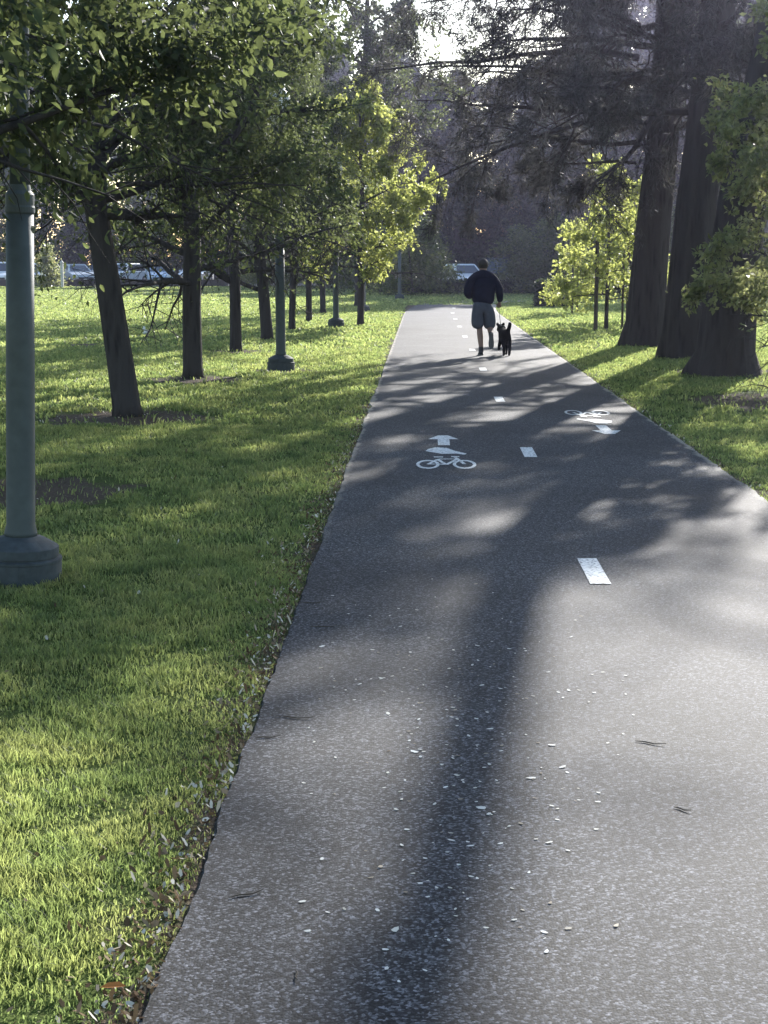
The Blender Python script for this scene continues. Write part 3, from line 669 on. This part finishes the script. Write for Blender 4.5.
# --- young staked trees on the right lawn
rng = np.random.default_rng(77)
x, y = ground(606, 330)
tky = [(0, 0, -.05), (0, 0, .3), (.01, 0, 1.0), (.03, 0, 1.8), (.0, 0, 2.8), (-.05, 0, 3.7)]
wd, V, Fc = grow_tree(rng, tky, [.06, .05, .047, .042, .03, .01], round_limbs(rng, tky, .33, .97, 20, 1.55, .02, (.05, 1.0), .4, .5), sec=(6, .45), twig=(5, .5), leaf=(.10, .065), per_twig=12, hang=.25)
Y = make_tree('young_tree', 'young pale green tree held between tall thin stakes on the right lawn', 'tree', (x, y, 0), wd, V, Fc, M['bark'], M['leaf_lime'], 'young staked trees on the right lawn')
x2, y2 = ground(577, 313)
dup(Y, 'smaller young tree standing behind the staked one, near the trimmed dark bush', (x2, y2, 0), 2.0, .72)
dup(Y, 'young pale tree between the staked one and the leftmost great trunk', (x + 1.35, y + 5.0, 0), 4.0, .95)
M['stake'] = mat_simple('weathered_stake', (0.07, 0.055, 0.045), .9, scale=20, var=.3)
for (px, py, r, h, lb) in ((595.5, 330.5, .05, 2.15, 'thick wooden stake just left of the young tree'), (622, 329.5, .03, 2.05, 'thin wooden stake right of the young tree, inner of a pair'),
                           (626.5, 328.5, .03, 2.1, 'thin wooden stake nearest the leftmost great trunk, outer of a pair'), (572, 314, .035, 1.6, 'lone thin stake beside the smaller young tree')):
    x, y = ground(px, py); s = MB(); s.tube([(x, y, -.05), (x, y, h), (x, y, h + .03)], [r, r * .92, r * .5], 8)
    tag(s.build('tree_stake', M['stake'], smooth=False), lb, 'stake', 'stakes round the young trees')

# --- trees far behind
def far_tree(seed, H, Rr, kind, mat, leaf, per, n=26):
    rng = np.random.default_rng(seed)
    tk = [(0, 0, -.1), (0, 0, .4), (.1 * rng.normal(), 0, H * .3), (.2 * rng.normal(), 0, H * .65), (0, 0, H)]
    r = H * .02
    if kind == 'round':
        lb = round_limbs(rng, tk, .18, .95, n, Rr, r * .4, (.0, 1.1), .4, seed)
    elif kind == 'cone':
        lb = round_limbs(rng, tk, .1, .97, n, Rr, r * .35, (-.1, .25), .2, seed)
    else:
        lb = round_limbs(rng, tk, .08, .95, n, Rr, r * .4, (.05, 1.2), .6, seed)
    return tk, grow_tree(rng, tk, [r * 1.3, r, r * .8, r * .5, .02], lb, sec=(7, .45), twig=(4, .5), leaf=leaf, per_twig=per, sides=(10, 5, 3), spread=.2, hang=.2)
def make_far(name, lab, cat, loc, args, group):
    tk, (wd, V, Fc) = far_tree(*args)
    return make_tree(name, lab, cat, loc, wd, V, Fc, M['bark_far'], M[args[4]], group)
GW = 'trees of the woods beyond the lawns'
bl = make_far('broadleaf_tree', 'tall leafy tree beyond the parked cars at the far left', 'tree', (at(-40, 280, 144)[0], 144, 0), (101, 17, 5.6, 'round', 'leaf_mid', (.32, .2), 26, 34), GW)
b2 = make_far('broadleaf_tree', 'broad dark tree beyond the parked cars, above the bush by the pale post', 'tree', (at(45, 280, 148)[0], 148, 0), (102, 18, 6.0, 'round', 'leaf_dark', (.32, .2), 28, 36), GW)
cn = make_far('dark_conifer', 'dark conifer straight beyond the end of the path', 'tree', (at(455, 280, 101)[0], 101, 0), (103, 13.5, 4.6, 'cone', 'leaf_dark', (.34, .13), 36, 44), GW)
for i, (px, y, s, src, lb) in enumerate(((105, 142, .9, bl, 'leafy tree beyond the parked cars, above the dark car by the leaning trunk'), (165, 148, .82, b2, 'dark tree beyond the parked cars seen right of the leaning trunk'),
        (225, 143, .85, bl, 'leafy tree beyond the left lawn above the stepped lamp post'), (285, 146, .82, b2, 'dark tree beyond the left lawn, behind the slender street trees'),
        (340, 134, 1.1, bl, 'leafy tree of the woods behind the lime-leaved tree'), (392, 124, .95, b2, 'dark tree of the woods right behind the lime-leaved tree'),
        (-110, 142, 1.1, b2, 'dark tree of the woods outside the left frame edge'), (560, 123, 1.0, bl, 'leafy tree of the woods behind the staked young tree'),
        (620, 97, 1.1, b2, 'dark tree of the woods behind the leftmost great trunk'), (690, 100, 1.1, bl, 'leafy tree of the woods behind the middle great trunk'),
        (760, 96, 1.05, b2, 'dark tree of the woods behind the nearest great trunk'), (840, 100, 1.1, bl, 'leafy tree of the woods outside the right frame edge'))):
    dup(src, lb, (at(px, 280, y)[0], y, 0), i * 1.3 + .4, s)
for i, (px, y, s, lb) in enumerate(((432, 103, (1.0, 1.0, .98), 'dark conifer left of the path end beside the lime-leaved tree'), (535, 120, (1.25, 1.25, 1.25), 'dark conifer just right of the path end'), (585, 106, (1.2, 1.2, 1.45), 'tall dark conifer behind the staked young tree'),
        (655, 108, (1.2, 1.2, 1.4), 'tall dark conifer in the gap between the great trunks'), (730, 110, (1.2, 1.2, 1.4), 'tall dark conifer far behind the nearest great trunk'), (499, 127, (1.25, 1.25, 1.2), 'dark conifer far behind the runner and the bronze shrub'), (400, 112, (1.2, 1.2, 1.2), 'tall dark conifer rising behind the lime-leaved tree'))):
    dup(cn, lb, (at(px, 280, y)[0], y, 0), i * 1.9, s)
for i, (px, y, s, lb) in enumerate(((20, 131, .6, 'smaller tree across the road behind the white cars at the left edge'), (95, 133, .6, 'smaller tree across the road behind the dark car'),
        (150, 130, .56, 'smaller tree across the road behind the pale blue car'), (215, 132, .6, 'smaller tree across the road right of the parked cars'), (270, 129, .6, 'smaller tree at the right end of the far road'))):
    dup((bl, b2)[i % 2], lb, (at(px, 280, y)[0], y, 0), i * 1.7 + .2, s)
# shrubs
GS = 'shrubs at the far edge of the lawns'
sh = make_far('shrub', 'dark green shrub left of the path end below the lime-leaved tree', 'shrub', (at(412, 280, 77)[0], 77, 0), (111, 3.4, 1.9, 'bush', 'leaf_mid', (.16, .1), 9, 22), GS)
for i, (px, y, s, lb) in enumerate(((424, 82, (1, 1, .9), 'rounded dark shrub left of the white parked car'), (380, 84, (1.2, 1.2, 1.1), 'broad dark shrub far behind the third lamp post'), (522, 82, (1.0, 1.0, .8), 'dark shrub right of the dark parked van'),
        (555, 80, (1.1, 1.1, .9), 'dark shrub beyond the trimmed bush'), (600, 78, (1.2, 1.2, 1.0), 'dark shrub behind the stakes of the young tree'), (335, 96, (1.2, 1.2, 1.0), 'shrub at the dark edge of the left lawn'),
        (265, 104, (1.1, 1.1, 1.0), 'shrub at the end of the low dark wall'), (655, 84, (1.3, 1.3, 1.1), 'shrub glimpsed between the leftmost and middle trunks'), (760, 80, (1.3, 1.3, 1.1), 'shrub at the right frame edge beyond the trunks'))):
    dup(sh, lb, (at(px, 280, y)[0], y, 0), i * 2.1 + .7, s)
make_far('bronze_shrub', 'tall bronze-leaved shrub straight beyond the runner and the dark van', 'shrub', (at(490, 280, 111)[0], 111, 0), (113, 5.6, 3.0, 'bush', 'leaf_brown', (.2, .11), 9, 24), None)
make_far('bush', 'round leafy bush beside the pale post by the low wall', 'bush', (at(50, 280, 100)[0], 100, 0), (115, 2.0, 1.05, 'bush', 'leaf_olive', (.16, .1), 7, 16), None)
# clipped bush on the right lawn
rng = np.random.default_rng(5)
x, y = ground(553, 307)
n_ = 5200; P = rng.uniform(-1, 1, (n_, 3)); P /= np.max(np.abs(P), axis=1, keepdims=True); P *= rng.uniform(.82, 1.05, (n_, 1)); P *= 1 - .12 * (np.abs(P[:, [1, 2, 0]]) > .85)
P = P * np.array([.62, .6, .46]) + np.array([0, 0, .5]); P[:, 2] = np.maximum(P[:, 2], .03)
V, Fc = leaf_arrays(P, rng.normal(0, 1, (n_, 3)), .11, .07, rng)
cb = thing('clipped_bush', 'dark clipped box-shaped bush on the right lawn beside the path', 'bush', (x, y, 0))
w = MB()
for a in range(9): w.tube([(0, 0, 0), (.15 * math.cos(a * .7), .15 * math.sin(a * .7), .3), (.45 * math.cos(a * .7), .45 * math.sin(a * .7), .75)], [.025, .018, .008], 5)
w.build('stem', M['bark'], cb); mesh_np('crown', V, Fc, M['leaf_dark'], cb)
# low hedge in front of the far parked cars
rng = np.random.default_rng(6)
hx0, hx1 = at(395, 285, 81)[0], at(640, 285, 81)[0]
n_ = 15000; P = np.stack([rng.uniform(hx0, hx1, n_), 81 + rng.uniform(-.5, .5, n_), rng.uniform(.02, .62, n_) + .06 * np.sin(rng.uniform(0, 60, n_))], 1)
V, Fc = leaf_arrays(P, rng.normal(0, 1, (n_, 3)), .16, .11, rng)
tag(mesh_np('low_hedge', V, Fc, M['leaf_dark']), 'low dark hedge crossing beyond the end of the path', 'hedge')
# low wall and post, left
M['wall'] = mat_simple('dark_stone_wall', (0.07, 0.055, 0.05), .9, scale=3, var=.35, bump=.4)
x0, x1 = at(-60, 283, 103)[0], at(228, 283, 103)[0]
w = MB(); w.box(((x0 + x1) / 2, 103, .2), (x1 - x0, .3, .44)); w.box(((x0 + x1) / 2, 103, .45), (x1 - x0 + .1, .36, .06))
tag(w.build('low_wall', M['wall']), 'low dark wall along the far edge of the left lawn', 'wall')
M['pale'] = mat_simple('pale_post_paint', (0.5, 0.48, 0.42), .7, var=.2)
px_ = at(62.5, 288, 99)[0]
w = MB(); w.box((px_, 99, .75), (.16, .16, 1.6)); w.box((px_, 99, 1.58), (.22, .22, .06)); w.add([(px_ - .09, 98.91, 1.61), (px_ + .09, 98.91, 1.61), (px_ + .09, 99.09, 1.61), (px_ - .09, 99.09, 1.61), (px_, 99, 1.75)], [(0, 1, 4), (1, 2, 4), (2, 3, 4), (3, 0, 4)])
tag(w.build('gate_post', M['pale']), 'pale square post beside the round bush at the low wall', 'post')

# ================================================================== CARS
M['tyre'] = mat_simple('tyre_rubber', (0.025, 0.025, 0.027), .8); M['rim'] = mat_simple('wheel_rim', (.45, .45, .46), .35, .8)
M['glass'] = mat_simple('car_window', (0.03, 0.04, 0.05), .06, var=.05, spec=.8)
M['headlight'] = mat_simple('headlight_lens', (.7, .72, .75), .1, var=.03, spec=.8); M['taillight'] = mat_simple('taillight_lens', (.35, .02, .02), .2, var=.05)
M['trim'] = mat_simple('black_trim', (.02, .02, .022), .5); M['plate'] = mat_simple('number_plate', (.6, .6, .58), .5)
PAINT = {'white': mat_simple('white_car_paint', (.72, .73, .74), .25, var=.02, spec=.6), 'silver': mat_simple('silver_car_paint', (.42, .44, .46), .3, .5, .02), 'dark': mat_simple('dark_car_paint', (.02, .022, .028), .2, var=.03, spec=.6), 'blue': mat_simple('pale_blue_car_paint', (.4, .5, .62), .3, .2, .02)}
def car(paint, lab, loc, rz, roof=1.45, group=None):
    t = thing('parked_car', lab, 'car', loc, rz, group); W = .88; m = PAINT[paint]; dz = roof - 1.45
    prof = [(-2.15, .35), (-2.18, .55), (-2.1, .72), (-1.9, .8), (-1.05, .95), (1.65, .98), (2.1, .94), (2.18, .7), (2.15, .35), (1.75, .24), (-1.75, .24)]
    def shell(mb, prof, xs):
        cx = (sum(p[0] for p in prof) / len(prof), sum(p[1] for p in prof) / len(prof)); n = len(prof)
        vs = [(x, cx[0] + (p[0] - cx[0]) * s, cx[1] + (p[1] - cx[1]) * s) for x, s in xs for p in prof]
        fs = [(i * n + k, i * n + (k + 1) % n, (i + 1) * n + (k + 1) % n, (i + 1) * n + k) for i in range(len(xs) - 1) for k in range(n)]
        fs += [tuple(range(n))[::-1], tuple((len(xs) - 1) * n + k for k in range(n))]; mb.add(vs, fs)
    b = MB(); shell(b, prof, [(-W, .93), (-W * .97, .98), (-W * .8, 1), (W * .8, 1), (W * .97, .98), (W, .93)]); 
    z0, z1 = .95, 1.42 + dz
    lo = [(-.82, -1.1), (.82, -1.1), (.82, 1.85), (-.82, 1.85)]; hi = [(-.62, -.35), (.62, -.35), (.62, 1.35), (-.62, 1.35)]
    b.add([(x, y, z0) for x, y in lo] + [(x, y, z1) for x, y in hi] + [(x * .9, y * .94 + .02, z1 + .05) for x, y in hi],
          [(0, 1, 5, 4), (1, 2, 6, 5), (2, 3, 7, 6), (3, 0, 4, 7), (4, 5, 9, 8), (5, 6, 10, 9), (6, 7, 11, 10), (7, 4, 8, 11), (8, 9, 10, 11)])
    for sx in (-1, 1): b.box((sx * .95, -.85, 1.0), (.14, .1, .12))
    b.build('body', m, t, False)
    lo3 = [np.array((x, y, z0)) for x, y in lo]; hi3 = [np.array((x, y, z1)) for x, y in hi]
    for i, nm in ((0, 'windscreen'), (1, 'side_window'), (2, 'rear_window'), (3, 'side_window')):
        a, bb, c, d = lo3[i], lo3[(i + 1) % 4], hi3[(i + 1) % 4], hi3[i]; cen = (a + bb + c + d) / 4
        nn = unit(np.cross(bb - a, d - a)); q = [cen + (p - cen) * .86 + nn * .006 for p in (a, bb, c, d)]; g = MB()
        g.add([*q, *[p - nn * .004 for p in q]], [(0, 1, 2, 3), (4, 7, 6, 5), (0, 4, 5, 1), (1, 5, 6, 2), (2, 6, 7, 3), (3, 7, 4, 0)]); g.build(nm, M['glass'], t)
    for sx in (-1, 1):
        for wy in (-1.35, 1.3):
            w = MB(); x = sx * .8; w.tube([(x - .115, wy, .32), (x - .09, wy, .32), (x + .09, wy, .32), (x + .115, wy, .32)], [.28, .32, .32, .28], 20); wo = w.build('wheel', M['tyre'], t)
            r = MB(); r.tube([(x + sx * .112, wy, .32), (x + sx * .124, wy, .32)], [.2, .18], 16); r.build('rim', M['rim'], wo)
        h = MB(); h.box((sx * .62, -2.12, .68), (.34, .14, .13)); h.build('headlight', M['headlight'], t)
        h = MB(); h.box((sx * .68, 2.13, .78), (.26, .12, .16)); h.build('taillight', M['taillight'], t)
    g = MB(); g.box((0, -2.165, .5), (1.0, .05, .16)); g.build('grille', M['trim'], t)
    p = MB(); p.box((0, -2.2, .42), (.36, .02, .11)); p.build('number_plate', M['plate'], t)
    return t
GC = 'cars parked beyond the left lawn'
for px, y, rz, p, roof, lb in ((2, 107, .1, 'white', 1.6, 'white parked car left of the nearest lamp post'), (44, 110, -.1, 'white', 1.5, 'white parked car right of the nearest lamp post, behind the round bush'),
        (76, 109, .5, 'silver', 1.45, 'silver parked car just right of the pale post'), (124, 110, -.4, 'white', 1.5, 'white parked car just right of the leaning trunk'),
        (160, 108.5, .15, 'blue', 1.4, 'pale blue parked car with wide windscreen left of the thick straight trunk'), (196, 111, -.1, 'white', 1.45, 'white parked car behind the thick straight trunk'), (101, 112, .2, 'dark', 1.5, 'dark parked car behind the leaning trunk')):
    car(p, lb, (at(px, 280, y)[0], y, .006), rz, roof, GC)
car('white', 'white parked car seen just left of the runner, beyond the hedge', (at(463, 280, 89)[0], 89, .006), .25, 1.5)
car('dark', 'dark parked van with high roof behind the runner, beyond the hedge', (at(497, 280, 88)[0], 88, .006), -.1, 1.85)

# ================================================================== RUNNER, DOG, LEASH
M['skin'] = mat_simple('skin', (.24, .145, .11), .55, var=.06, scale=20); M['hair'] = mat_simple('dark_hair', (.03, .022, .018), .7, var=.3, scale=60, bump=.5)
M['jacket'] = mat_simple('navy_jacket_cloth', (.010, .013, .028), .9, var=.2, scale=12, bump=.3, spec=.1); M['shorts'] = mat_simple('grey_blue_shorts_cloth', (.07, .075, .1), .85, var=.15, scale=12, bump=.3)
M['shoe'] = mat_simple('dark_shoe', (.02, .02, .022), .7); M['sole'] = mat_simple('shoe_sole', (.09, .085, .085), .8); M['sock'] = mat_simple('dark_sock', (.03, .03, .035), .9); M['eye'] = mat_simple('eye', (.02, .02, .02), .2)
rx, ry = ground(482.8, 356.3)
person = thing('person', 'runner seen from behind in navy jacket and grey shorts, one foot lifted', 'person', (rx, ry, ZP))
J = dict(pel=(0, 0, .92), bel=(0, .03, 1.06), che=(0, .06, 1.28), up=(0, .09, 1.42), nk=(0, .12, 1.49), hd0=(0, .155, 1.565), hd1=(0, .17, 1.64), hd2=(0, .165, 1.685),
         ls=(-.18, .07, 1.40), le=(-.285, -.04, 1.12), lf=(-.25, .1, 1.05), lw=(-.17, .24, 1.06), lh=(-.13, .3, 1.07),
         rs=(.18, .07, 1.40), re=(.285, .0, 1.13), rf=(.30, .05, 1.02), rw=(.297, .1, .93), rh=(.29, .125, .87),
         lhip=(-.09, .0, .87), lth=(-.085, .04, .68), lk=(-.062, .06, .49), lc=(-.05, .01, .34), la=(-.03, -.02, .09), lt=(-.035, .12, .04),
         rhip=(.09, .0, .87), rth=(.11, .07, .69), rk=(.125, .11, .52), rc=(.13, -.03, .45), ra=(.125, -.24, .375), rt=(.125, -.28, .26))
ra_ = dict(pel=(.15, .11), bel=(.15, .11), che=(.15, .105), up=(.1, .07), nk=(.06, .06), hd0=(.078, .095), hd1=(.088, .105), hd2=(.06, .07), ls=.045, le=.045, lf=.042, lw=.028, lh=.03, rs=.045, re=.045, rf=.042, rw=.028, rh=.03,
           lhip=.1, lth=.082, lk=.058, lc=.058, la=.038, lt=.035, rhip=.1, rth=.082, rk=.058, rc=.058, ra=.038, rt=.035)
names = list(J); ix = {k: i for i, k in enumerate(names)}
ED = [('pel', 'bel'), ('bel', 'che'), ('che', 'up'), ('up', 'nk'), ('nk', 'hd0'), ('hd0', 'hd1'), ('hd1', 'hd2'), ('up', 'ls'), ('ls', 'le'), ('le', 'lf'), ('lf', 'lw'), ('lw', 'lh'), ('up', 'rs'), ('rs', 're'), ('re', 'rf'), ('rf', 'rw'), ('rw', 'rh'),
      ('pel', 'lhip'), ('lhip', 'lth'), ('lth', 'lk'), ('lk', 'lc'), ('lc', 'la'), ('la', 'lt'), ('pel', 'rhip'), ('rhip', 'rth'), ('rth', 'rk'), ('rk', 'rc'), ('rc', 'ra'), ('ra', 'rt')]
bd = skin([J[k] for k in names], [(ix[a], ix[b]) for a, b in ED], [ra_[k] for k in names])
def hand(mb, w, d, out_, n_side):
    """palm, four unequal bent fingers and a thumb leaving the side of the palm"""
    w = np.array(w); d = unit(d); s = unit(np.cross(d, out_)); o = unit(np.cross(s, d))
    for i, (u, l) in enumerate(((-.03, .062), (-.01, .072), (.01, .068), (.03, .05))):
        p = w + d * .055 + s * u
        mb.tube([w + d * .01 + s * u * .5, p, p + d * l * .4 + o * .008, p + d * l * .62 + o * .028, p + d * l * .62 + o * .05], [.012, .0105, .0095, .0085, .006], 8)
    p = w + d * .02 - s * .028 * n_side
    mb.tube([w + d * .005, p, p + d * .03 - s * .018 * n_side + o * .02, p + d * .045 - s * .008 * n_side + o * .042], [.013, .013, .011, .007], 8)
hand(bd, J['rw'], np.array(J['rh']) - np.array(J['rw']), (0, 1, 0), 1)
hand(bd, J['lw'], np.array(J['lh']) - np.array(J['lw']), (1, 0, .2), -1)
for s in (-1, 1): bd.ball((s * .08, .15, 1.6), (.012, .022, .034), 10, 8)
bd.tube([(0, .25, 1.63), (0, .275, 1.595), (0, .257, 1.58)], [.011, .016, .01], 8); bd.ball((0, .24, 1.55), (.025, .018, .009), 10, 6); bd.ball((0, .23, 1.52), (.03, .03, .025), 10, 6)
bd.build('body', M['skin'], person, True)
for s in (-1, 1):
    e = MB(); e.ball((s * .031, .25, 1.62), .011, 10, 8); e.build('eye', M['eye'], person, True)
h = MB(); n0, m0 = 20, 9
vs = []
for i in range(m0 + 1):
    a = -.75 + (math.pi / 2 + .75) * i / m0
    for k in range(n0):
        b_ = 2 * math.pi * k / n0; fr = max(0, math.sin(b_)); lift = .1 * fr * (1 - i / m0)
        vs.append((.092 * math.cos(a) * math.cos(b_), .15 + .112 * math.cos(a) * math.sin(b_), 1.61 + .1 * math.sin(a) + lift))
h.add(vs, [(i * n0 + k, i * n0 + (k + 1) % n0, (i + 1) * n0 + (k + 1) % n0, (i + 1) * n0 + k) for i in range(m0) for k in range(n0)]); h.build('hair', M['hair'], person, True)
jv = [(0, .005, .87), (0, .02, 1.05), (0, .045, 1.2), (0, .07, 1.34), (0, .105, 1.44), (0, .13, 1.535), (-.185, .065, 1.385), (-.27, .0, 1.22), (-.29, -.045, 1.11), (-.25, .1, 1.055), (-.185, .22, 1.06), (.185, .065, 1.385), (.265, .03, 1.24), (.288, .0, 1.12), (.302, .05, 1.02), (.298, .095, .945)]
jr = [(.21, .155), (.225, .17), (.23, .17), (.22, .155), (.165, .12), (.09, .09), .105, .082, .078, .068, .05, .105, .082, .078, .066, .05]
je = [(0, 1), (1, 2), (2, 3), (3, 4), (4, 5), (4, 6), (6, 7), (7, 8), (8, 9), (9, 10), (4, 11), (11, 12), (12, 13), (13, 14), (14, 15)]
skin(jv, je, jr).build('jacket', M['jacket'], person, True)
sv = [(0, .0, 1.04), (0, .0, .9), (-.1, .0, .82), (-.1, .03, .66), (-.09, .045, .45), (.1, .0, .82), (.115, .055, .66), (.12, .075, .44)]
skin(sv, [(0, 1), (1, 2), (2, 3), (3, 4), (1, 5), (5, 6), (6, 7)], [(.19, .14), (.2, .15), .145, .128, .128, .145, .128, .128]).build('shorts', M['shorts'], person, True)
def shoe(heel, toe, up):
    heel, toe, up = map(np.array, (heel, toe, up)); d = unit(toe - heel); u = unit(up - d * np.dot(up, d)); s = np.cross(d, u); ln = np.linalg.norm(toe - heel)
    st = [(0, .03, .035, .075), (.12, .036, .0, .085), (.35, .038, .0, .085), (.6, .046, .0, .06), (.85, .042, .0, .045), (1, .02, .008, .03)]
    up_, so = MB(), MB(); va, vb = [], []
    for t, w, lo, hi in st:
        c = heel + d * t * ln
        va += [c + s * w + u * .018, c + s * w * .9 + u * hi * .7, c + s * w * .4 + u * hi, c - s * w * .4 + u * hi, c - s * w * .9 + u * hi * .7, c - s * w + u * .018]
        vb += [c + s * w * 1.08 + u * .022, c - s * w * 1.08 + u * .022, c - s * w * 1.02, c + s * w * 1.02]
    def loft(mb, v, n): mb.add(v, [(i * n + k, i * n + (k + 1) % n, (i + 1) * n + (k + 1) % n, (i + 1) * n + k) for i in range(len(st) - 1) for k in range(n)] + [tuple(range(n))[::-1], tuple((len(st) - 1) * n + k for k in range(n))])
    loft(up_, va, 6); loft(so, vb, 4); o = up_.build('shoe', M['shoe'], person, True); so.build('sole', M['sole'], o)
shoe((-.03, -.075, .0), (-.04, .205, .0), (0, 0, 1)); shoe((.125, -.33, .40), (.13, -.31, .13), (0, 1, .0))
for a, b in (((-.032, -.02, .06), (-.036, -.014, .15)), ((.125, -.265, .365), (.126, -.2, .39))):
    s = MB(); s.tube([a, b], [.044, .044], 12, cap=False); s.build('sock', M['sock'], person, True)

M['fur'] = mat_simple('black_fur', (.008, .008, .009), .95, var=.4, scale=40, bump=.4, spec=.1)
dx, dy = ground(506.5, 357)
dog = thing('dog', 'small black dog trotting beside the runner with tail raised', 'dog', (dx, dy + .12, ZP), .06)
dv = dict(rump=(0, -.02, .37), mid=(0, .14, .37), chest=(0, .30, .37), nk=(-.03, .4, .44), hd=(-.045, .47, .5), mz=(-.045, .56, .48), ns=(-.045, .61, .47),
          t1=(.02, -.10, .45), t2=(.04, -.13, .53), t3=(.05, -.12, .6),
          lk=(-.05, .02, .27), lhk=(-.05, -.09, .14), lp=(-.047, -.06, .02), rk=(.055, .03, .27), rhk=(.05, -.1, .14), rp=(.045, -.09, .02),
          le=(-.06, .31, .25), lw=(-.075, .37, .15), lfp=(-.085, .33, .09), re=(.05, .29, .24), rw=(.05, .27, .12), rfp=(.05, .3, .02))
dr_ = dict(rump=(.1, .11), mid=(.1, .105), chest=(.11, .12), nk=.08, hd=(.075, .07), mz=.04, ns=.028, t1=.04, t2=.036, t3=.028, lk=.06, lhk=.03, lp=.026, rk=.06, rhk=.03, rp=.026, le=.045, lw=.03, lfp=.026, re=.045, rw=.022, rfp=.02)
dn = list(dv); di = {k: i for i, k in enumerate(dn)}
de = [('rump', 'mid'), ('mid', 'chest'), ('chest', 'nk'), ('nk', 'hd'), ('hd', 'mz'), ('mz', 'ns'), ('rump', 't1'), ('t1', 't2'), ('t2', 't3'), ('rump', 'lk'), ('lk', 'lhk'), ('lhk', 'lp'), ('rump', 'rk'), ('rk', 'rhk'), ('rhk', 'rp'), ('chest', 'le'), ('le', 'lw'), ('lw', 'lfp'), ('chest', 're'), ('re', 'rw'), ('rw', 'rfp')]
db = skin([dv[k] for k in dn], [(di[a], di[b]) for a, b in de], [dr_[k] for k in dn])
for s in (-1, 1): db.tube([(-.045 + s * .045, .45, .525), (-.045 + s * .058, .445, .55), (-.045 + s * .062, .45, .57)], [.032, .024, .004], 8)
for p in ('lp', 'rp', 'lfp', 'rfp'): q = dv[p]; db.ball((q[0], q[1] + .022, q[2] - .002), (.023, .036, .018), 10, 6)
db.build('body', M['fur'], dog, True)
M['collar'] = mat_simple('dog_collar', (.05, .05, .055), .6)
cl = MB(); cc = np.array((-.035, .42, .46)); ax = unit((-.015, .07, .065)); u = unit(np.cross(ax, (1, 0, 0))); v = np.cross(ax, u)
cl.tube([cc + .075 * (math.cos(a) * u + math.sin(a) * v) for a in np.linspace(0, 2 * math.pi, 21)], .009, 6); cl.build('collar', M['collar'], dog, True)
M['leash'] = mat_simple('leash_webbing', (.3, .3, .3), .7)
a = np.array([rx + .29, ry + .14, .87]); b = np.array([dx - .045, dy + .12 + .40, ZP + .52]); ls = MB()
ls.tube([a + (b - a) * t - np.array([0, 0, .12 * math.sin(math.pi * t)]) for t in np.linspace(0, 1, 12)], .006, 6)
tag(ls.build('leash', M['leash']), 'thin dog leash from the runner\'s right hand to the dog', 'leash')

# ================================================================== LIGHT, AIR, CAMERA
wld = bpy.data.worlds.new('World'); SC.world = wld; wld.use_nodes = True
nt = wld.node_tree; nt.nodes.clear()
sky = nt.nodes.new('ShaderNodeTexSky'); sky.sky_type = 'NISHITA'; sky.sun_disc = False; sky.sun_elevation = SUN_EL; sky.sun_rotation = SUN_AZ; sky.dust_density = 0.6; sky.air_density = 1.2; sky.ozone_density = 1.6
bg = nt.nodes.new('ShaderNodeBackground'); bg.inputs[1].default_value = 0.13; wo = nt.nodes.new('ShaderNodeOutputWorld')
nt.links.new(sky.outputs[0], bg.inputs[0]); nt.links.new(bg.outputs[0], wo.inputs[0])
sl = bpy.data.lights.new('sun', 'SUN'); sl.energy = 5.0; sl.angle = R(0.7); sl.color = (1, .96, .9)
so = bpy.data.objects.new('sun', sl); C.objects.link(so); so.rotation_euler = Vector(SUN).to_track_quat('Z', 'Y').to_euler(); so.location = (20, 40, 40)

hz = MB(); hz.box((0, 75, 14), (240, 190, 30)); 
m, nt = new_mat('thin_haze'); pv = nt.nodes.new('ShaderNodeVolumePrincipled'); pv.inputs['Density'].default_value = 0.0007; pv.inputs['Anisotropy'].default_value = 0.9; pv.inputs['Color'].default_value = (.68, .68, 1, 1)  # lilac tint and forward scatter also stand in for lens glare
o = nt.nodes.new('ShaderNodeOutputMaterial'); nt.links.new(pv.outputs[0], o.inputs['Volume'])
tag(hz.build('haze', m), 'thin sunlit haze in the park air', 'haze', kind='stuff')

cam = bpy.data.cameras.new('camera'); co = bpy.data.objects.new('camera', cam); C.objects.link(co)
cam.sensor_fit = 'AUTO'; cam.sensor_width = 36; cam.lens = F / 1024 * 36; cam.clip_start = .05; cam.clip_end = 2000
co.location = (0, 0, H0); co.rotation_euler = (math.pi / 2 - PITCH, 0, 0)
SC.camera = co
SC.view_settings.view_transform = 'Standard'; SC.view_settings.look = 'None'; SC.view_settings.gamma = 1; SC.view_settings.exposure = 1.38
SC.cycles.max_bounces = 6; SC.cycles.diffuse_bounces = 3; SC.cycles.glossy_bounces = 2; SC.cycles.transmission_bounces = 3; SC.cycles.transparent_max_bounces = 8; SC.cycles.volume_bounces = 0
SC.cycles.use_denoising = True; SC.cycles.sample_clamp_indirect = 6
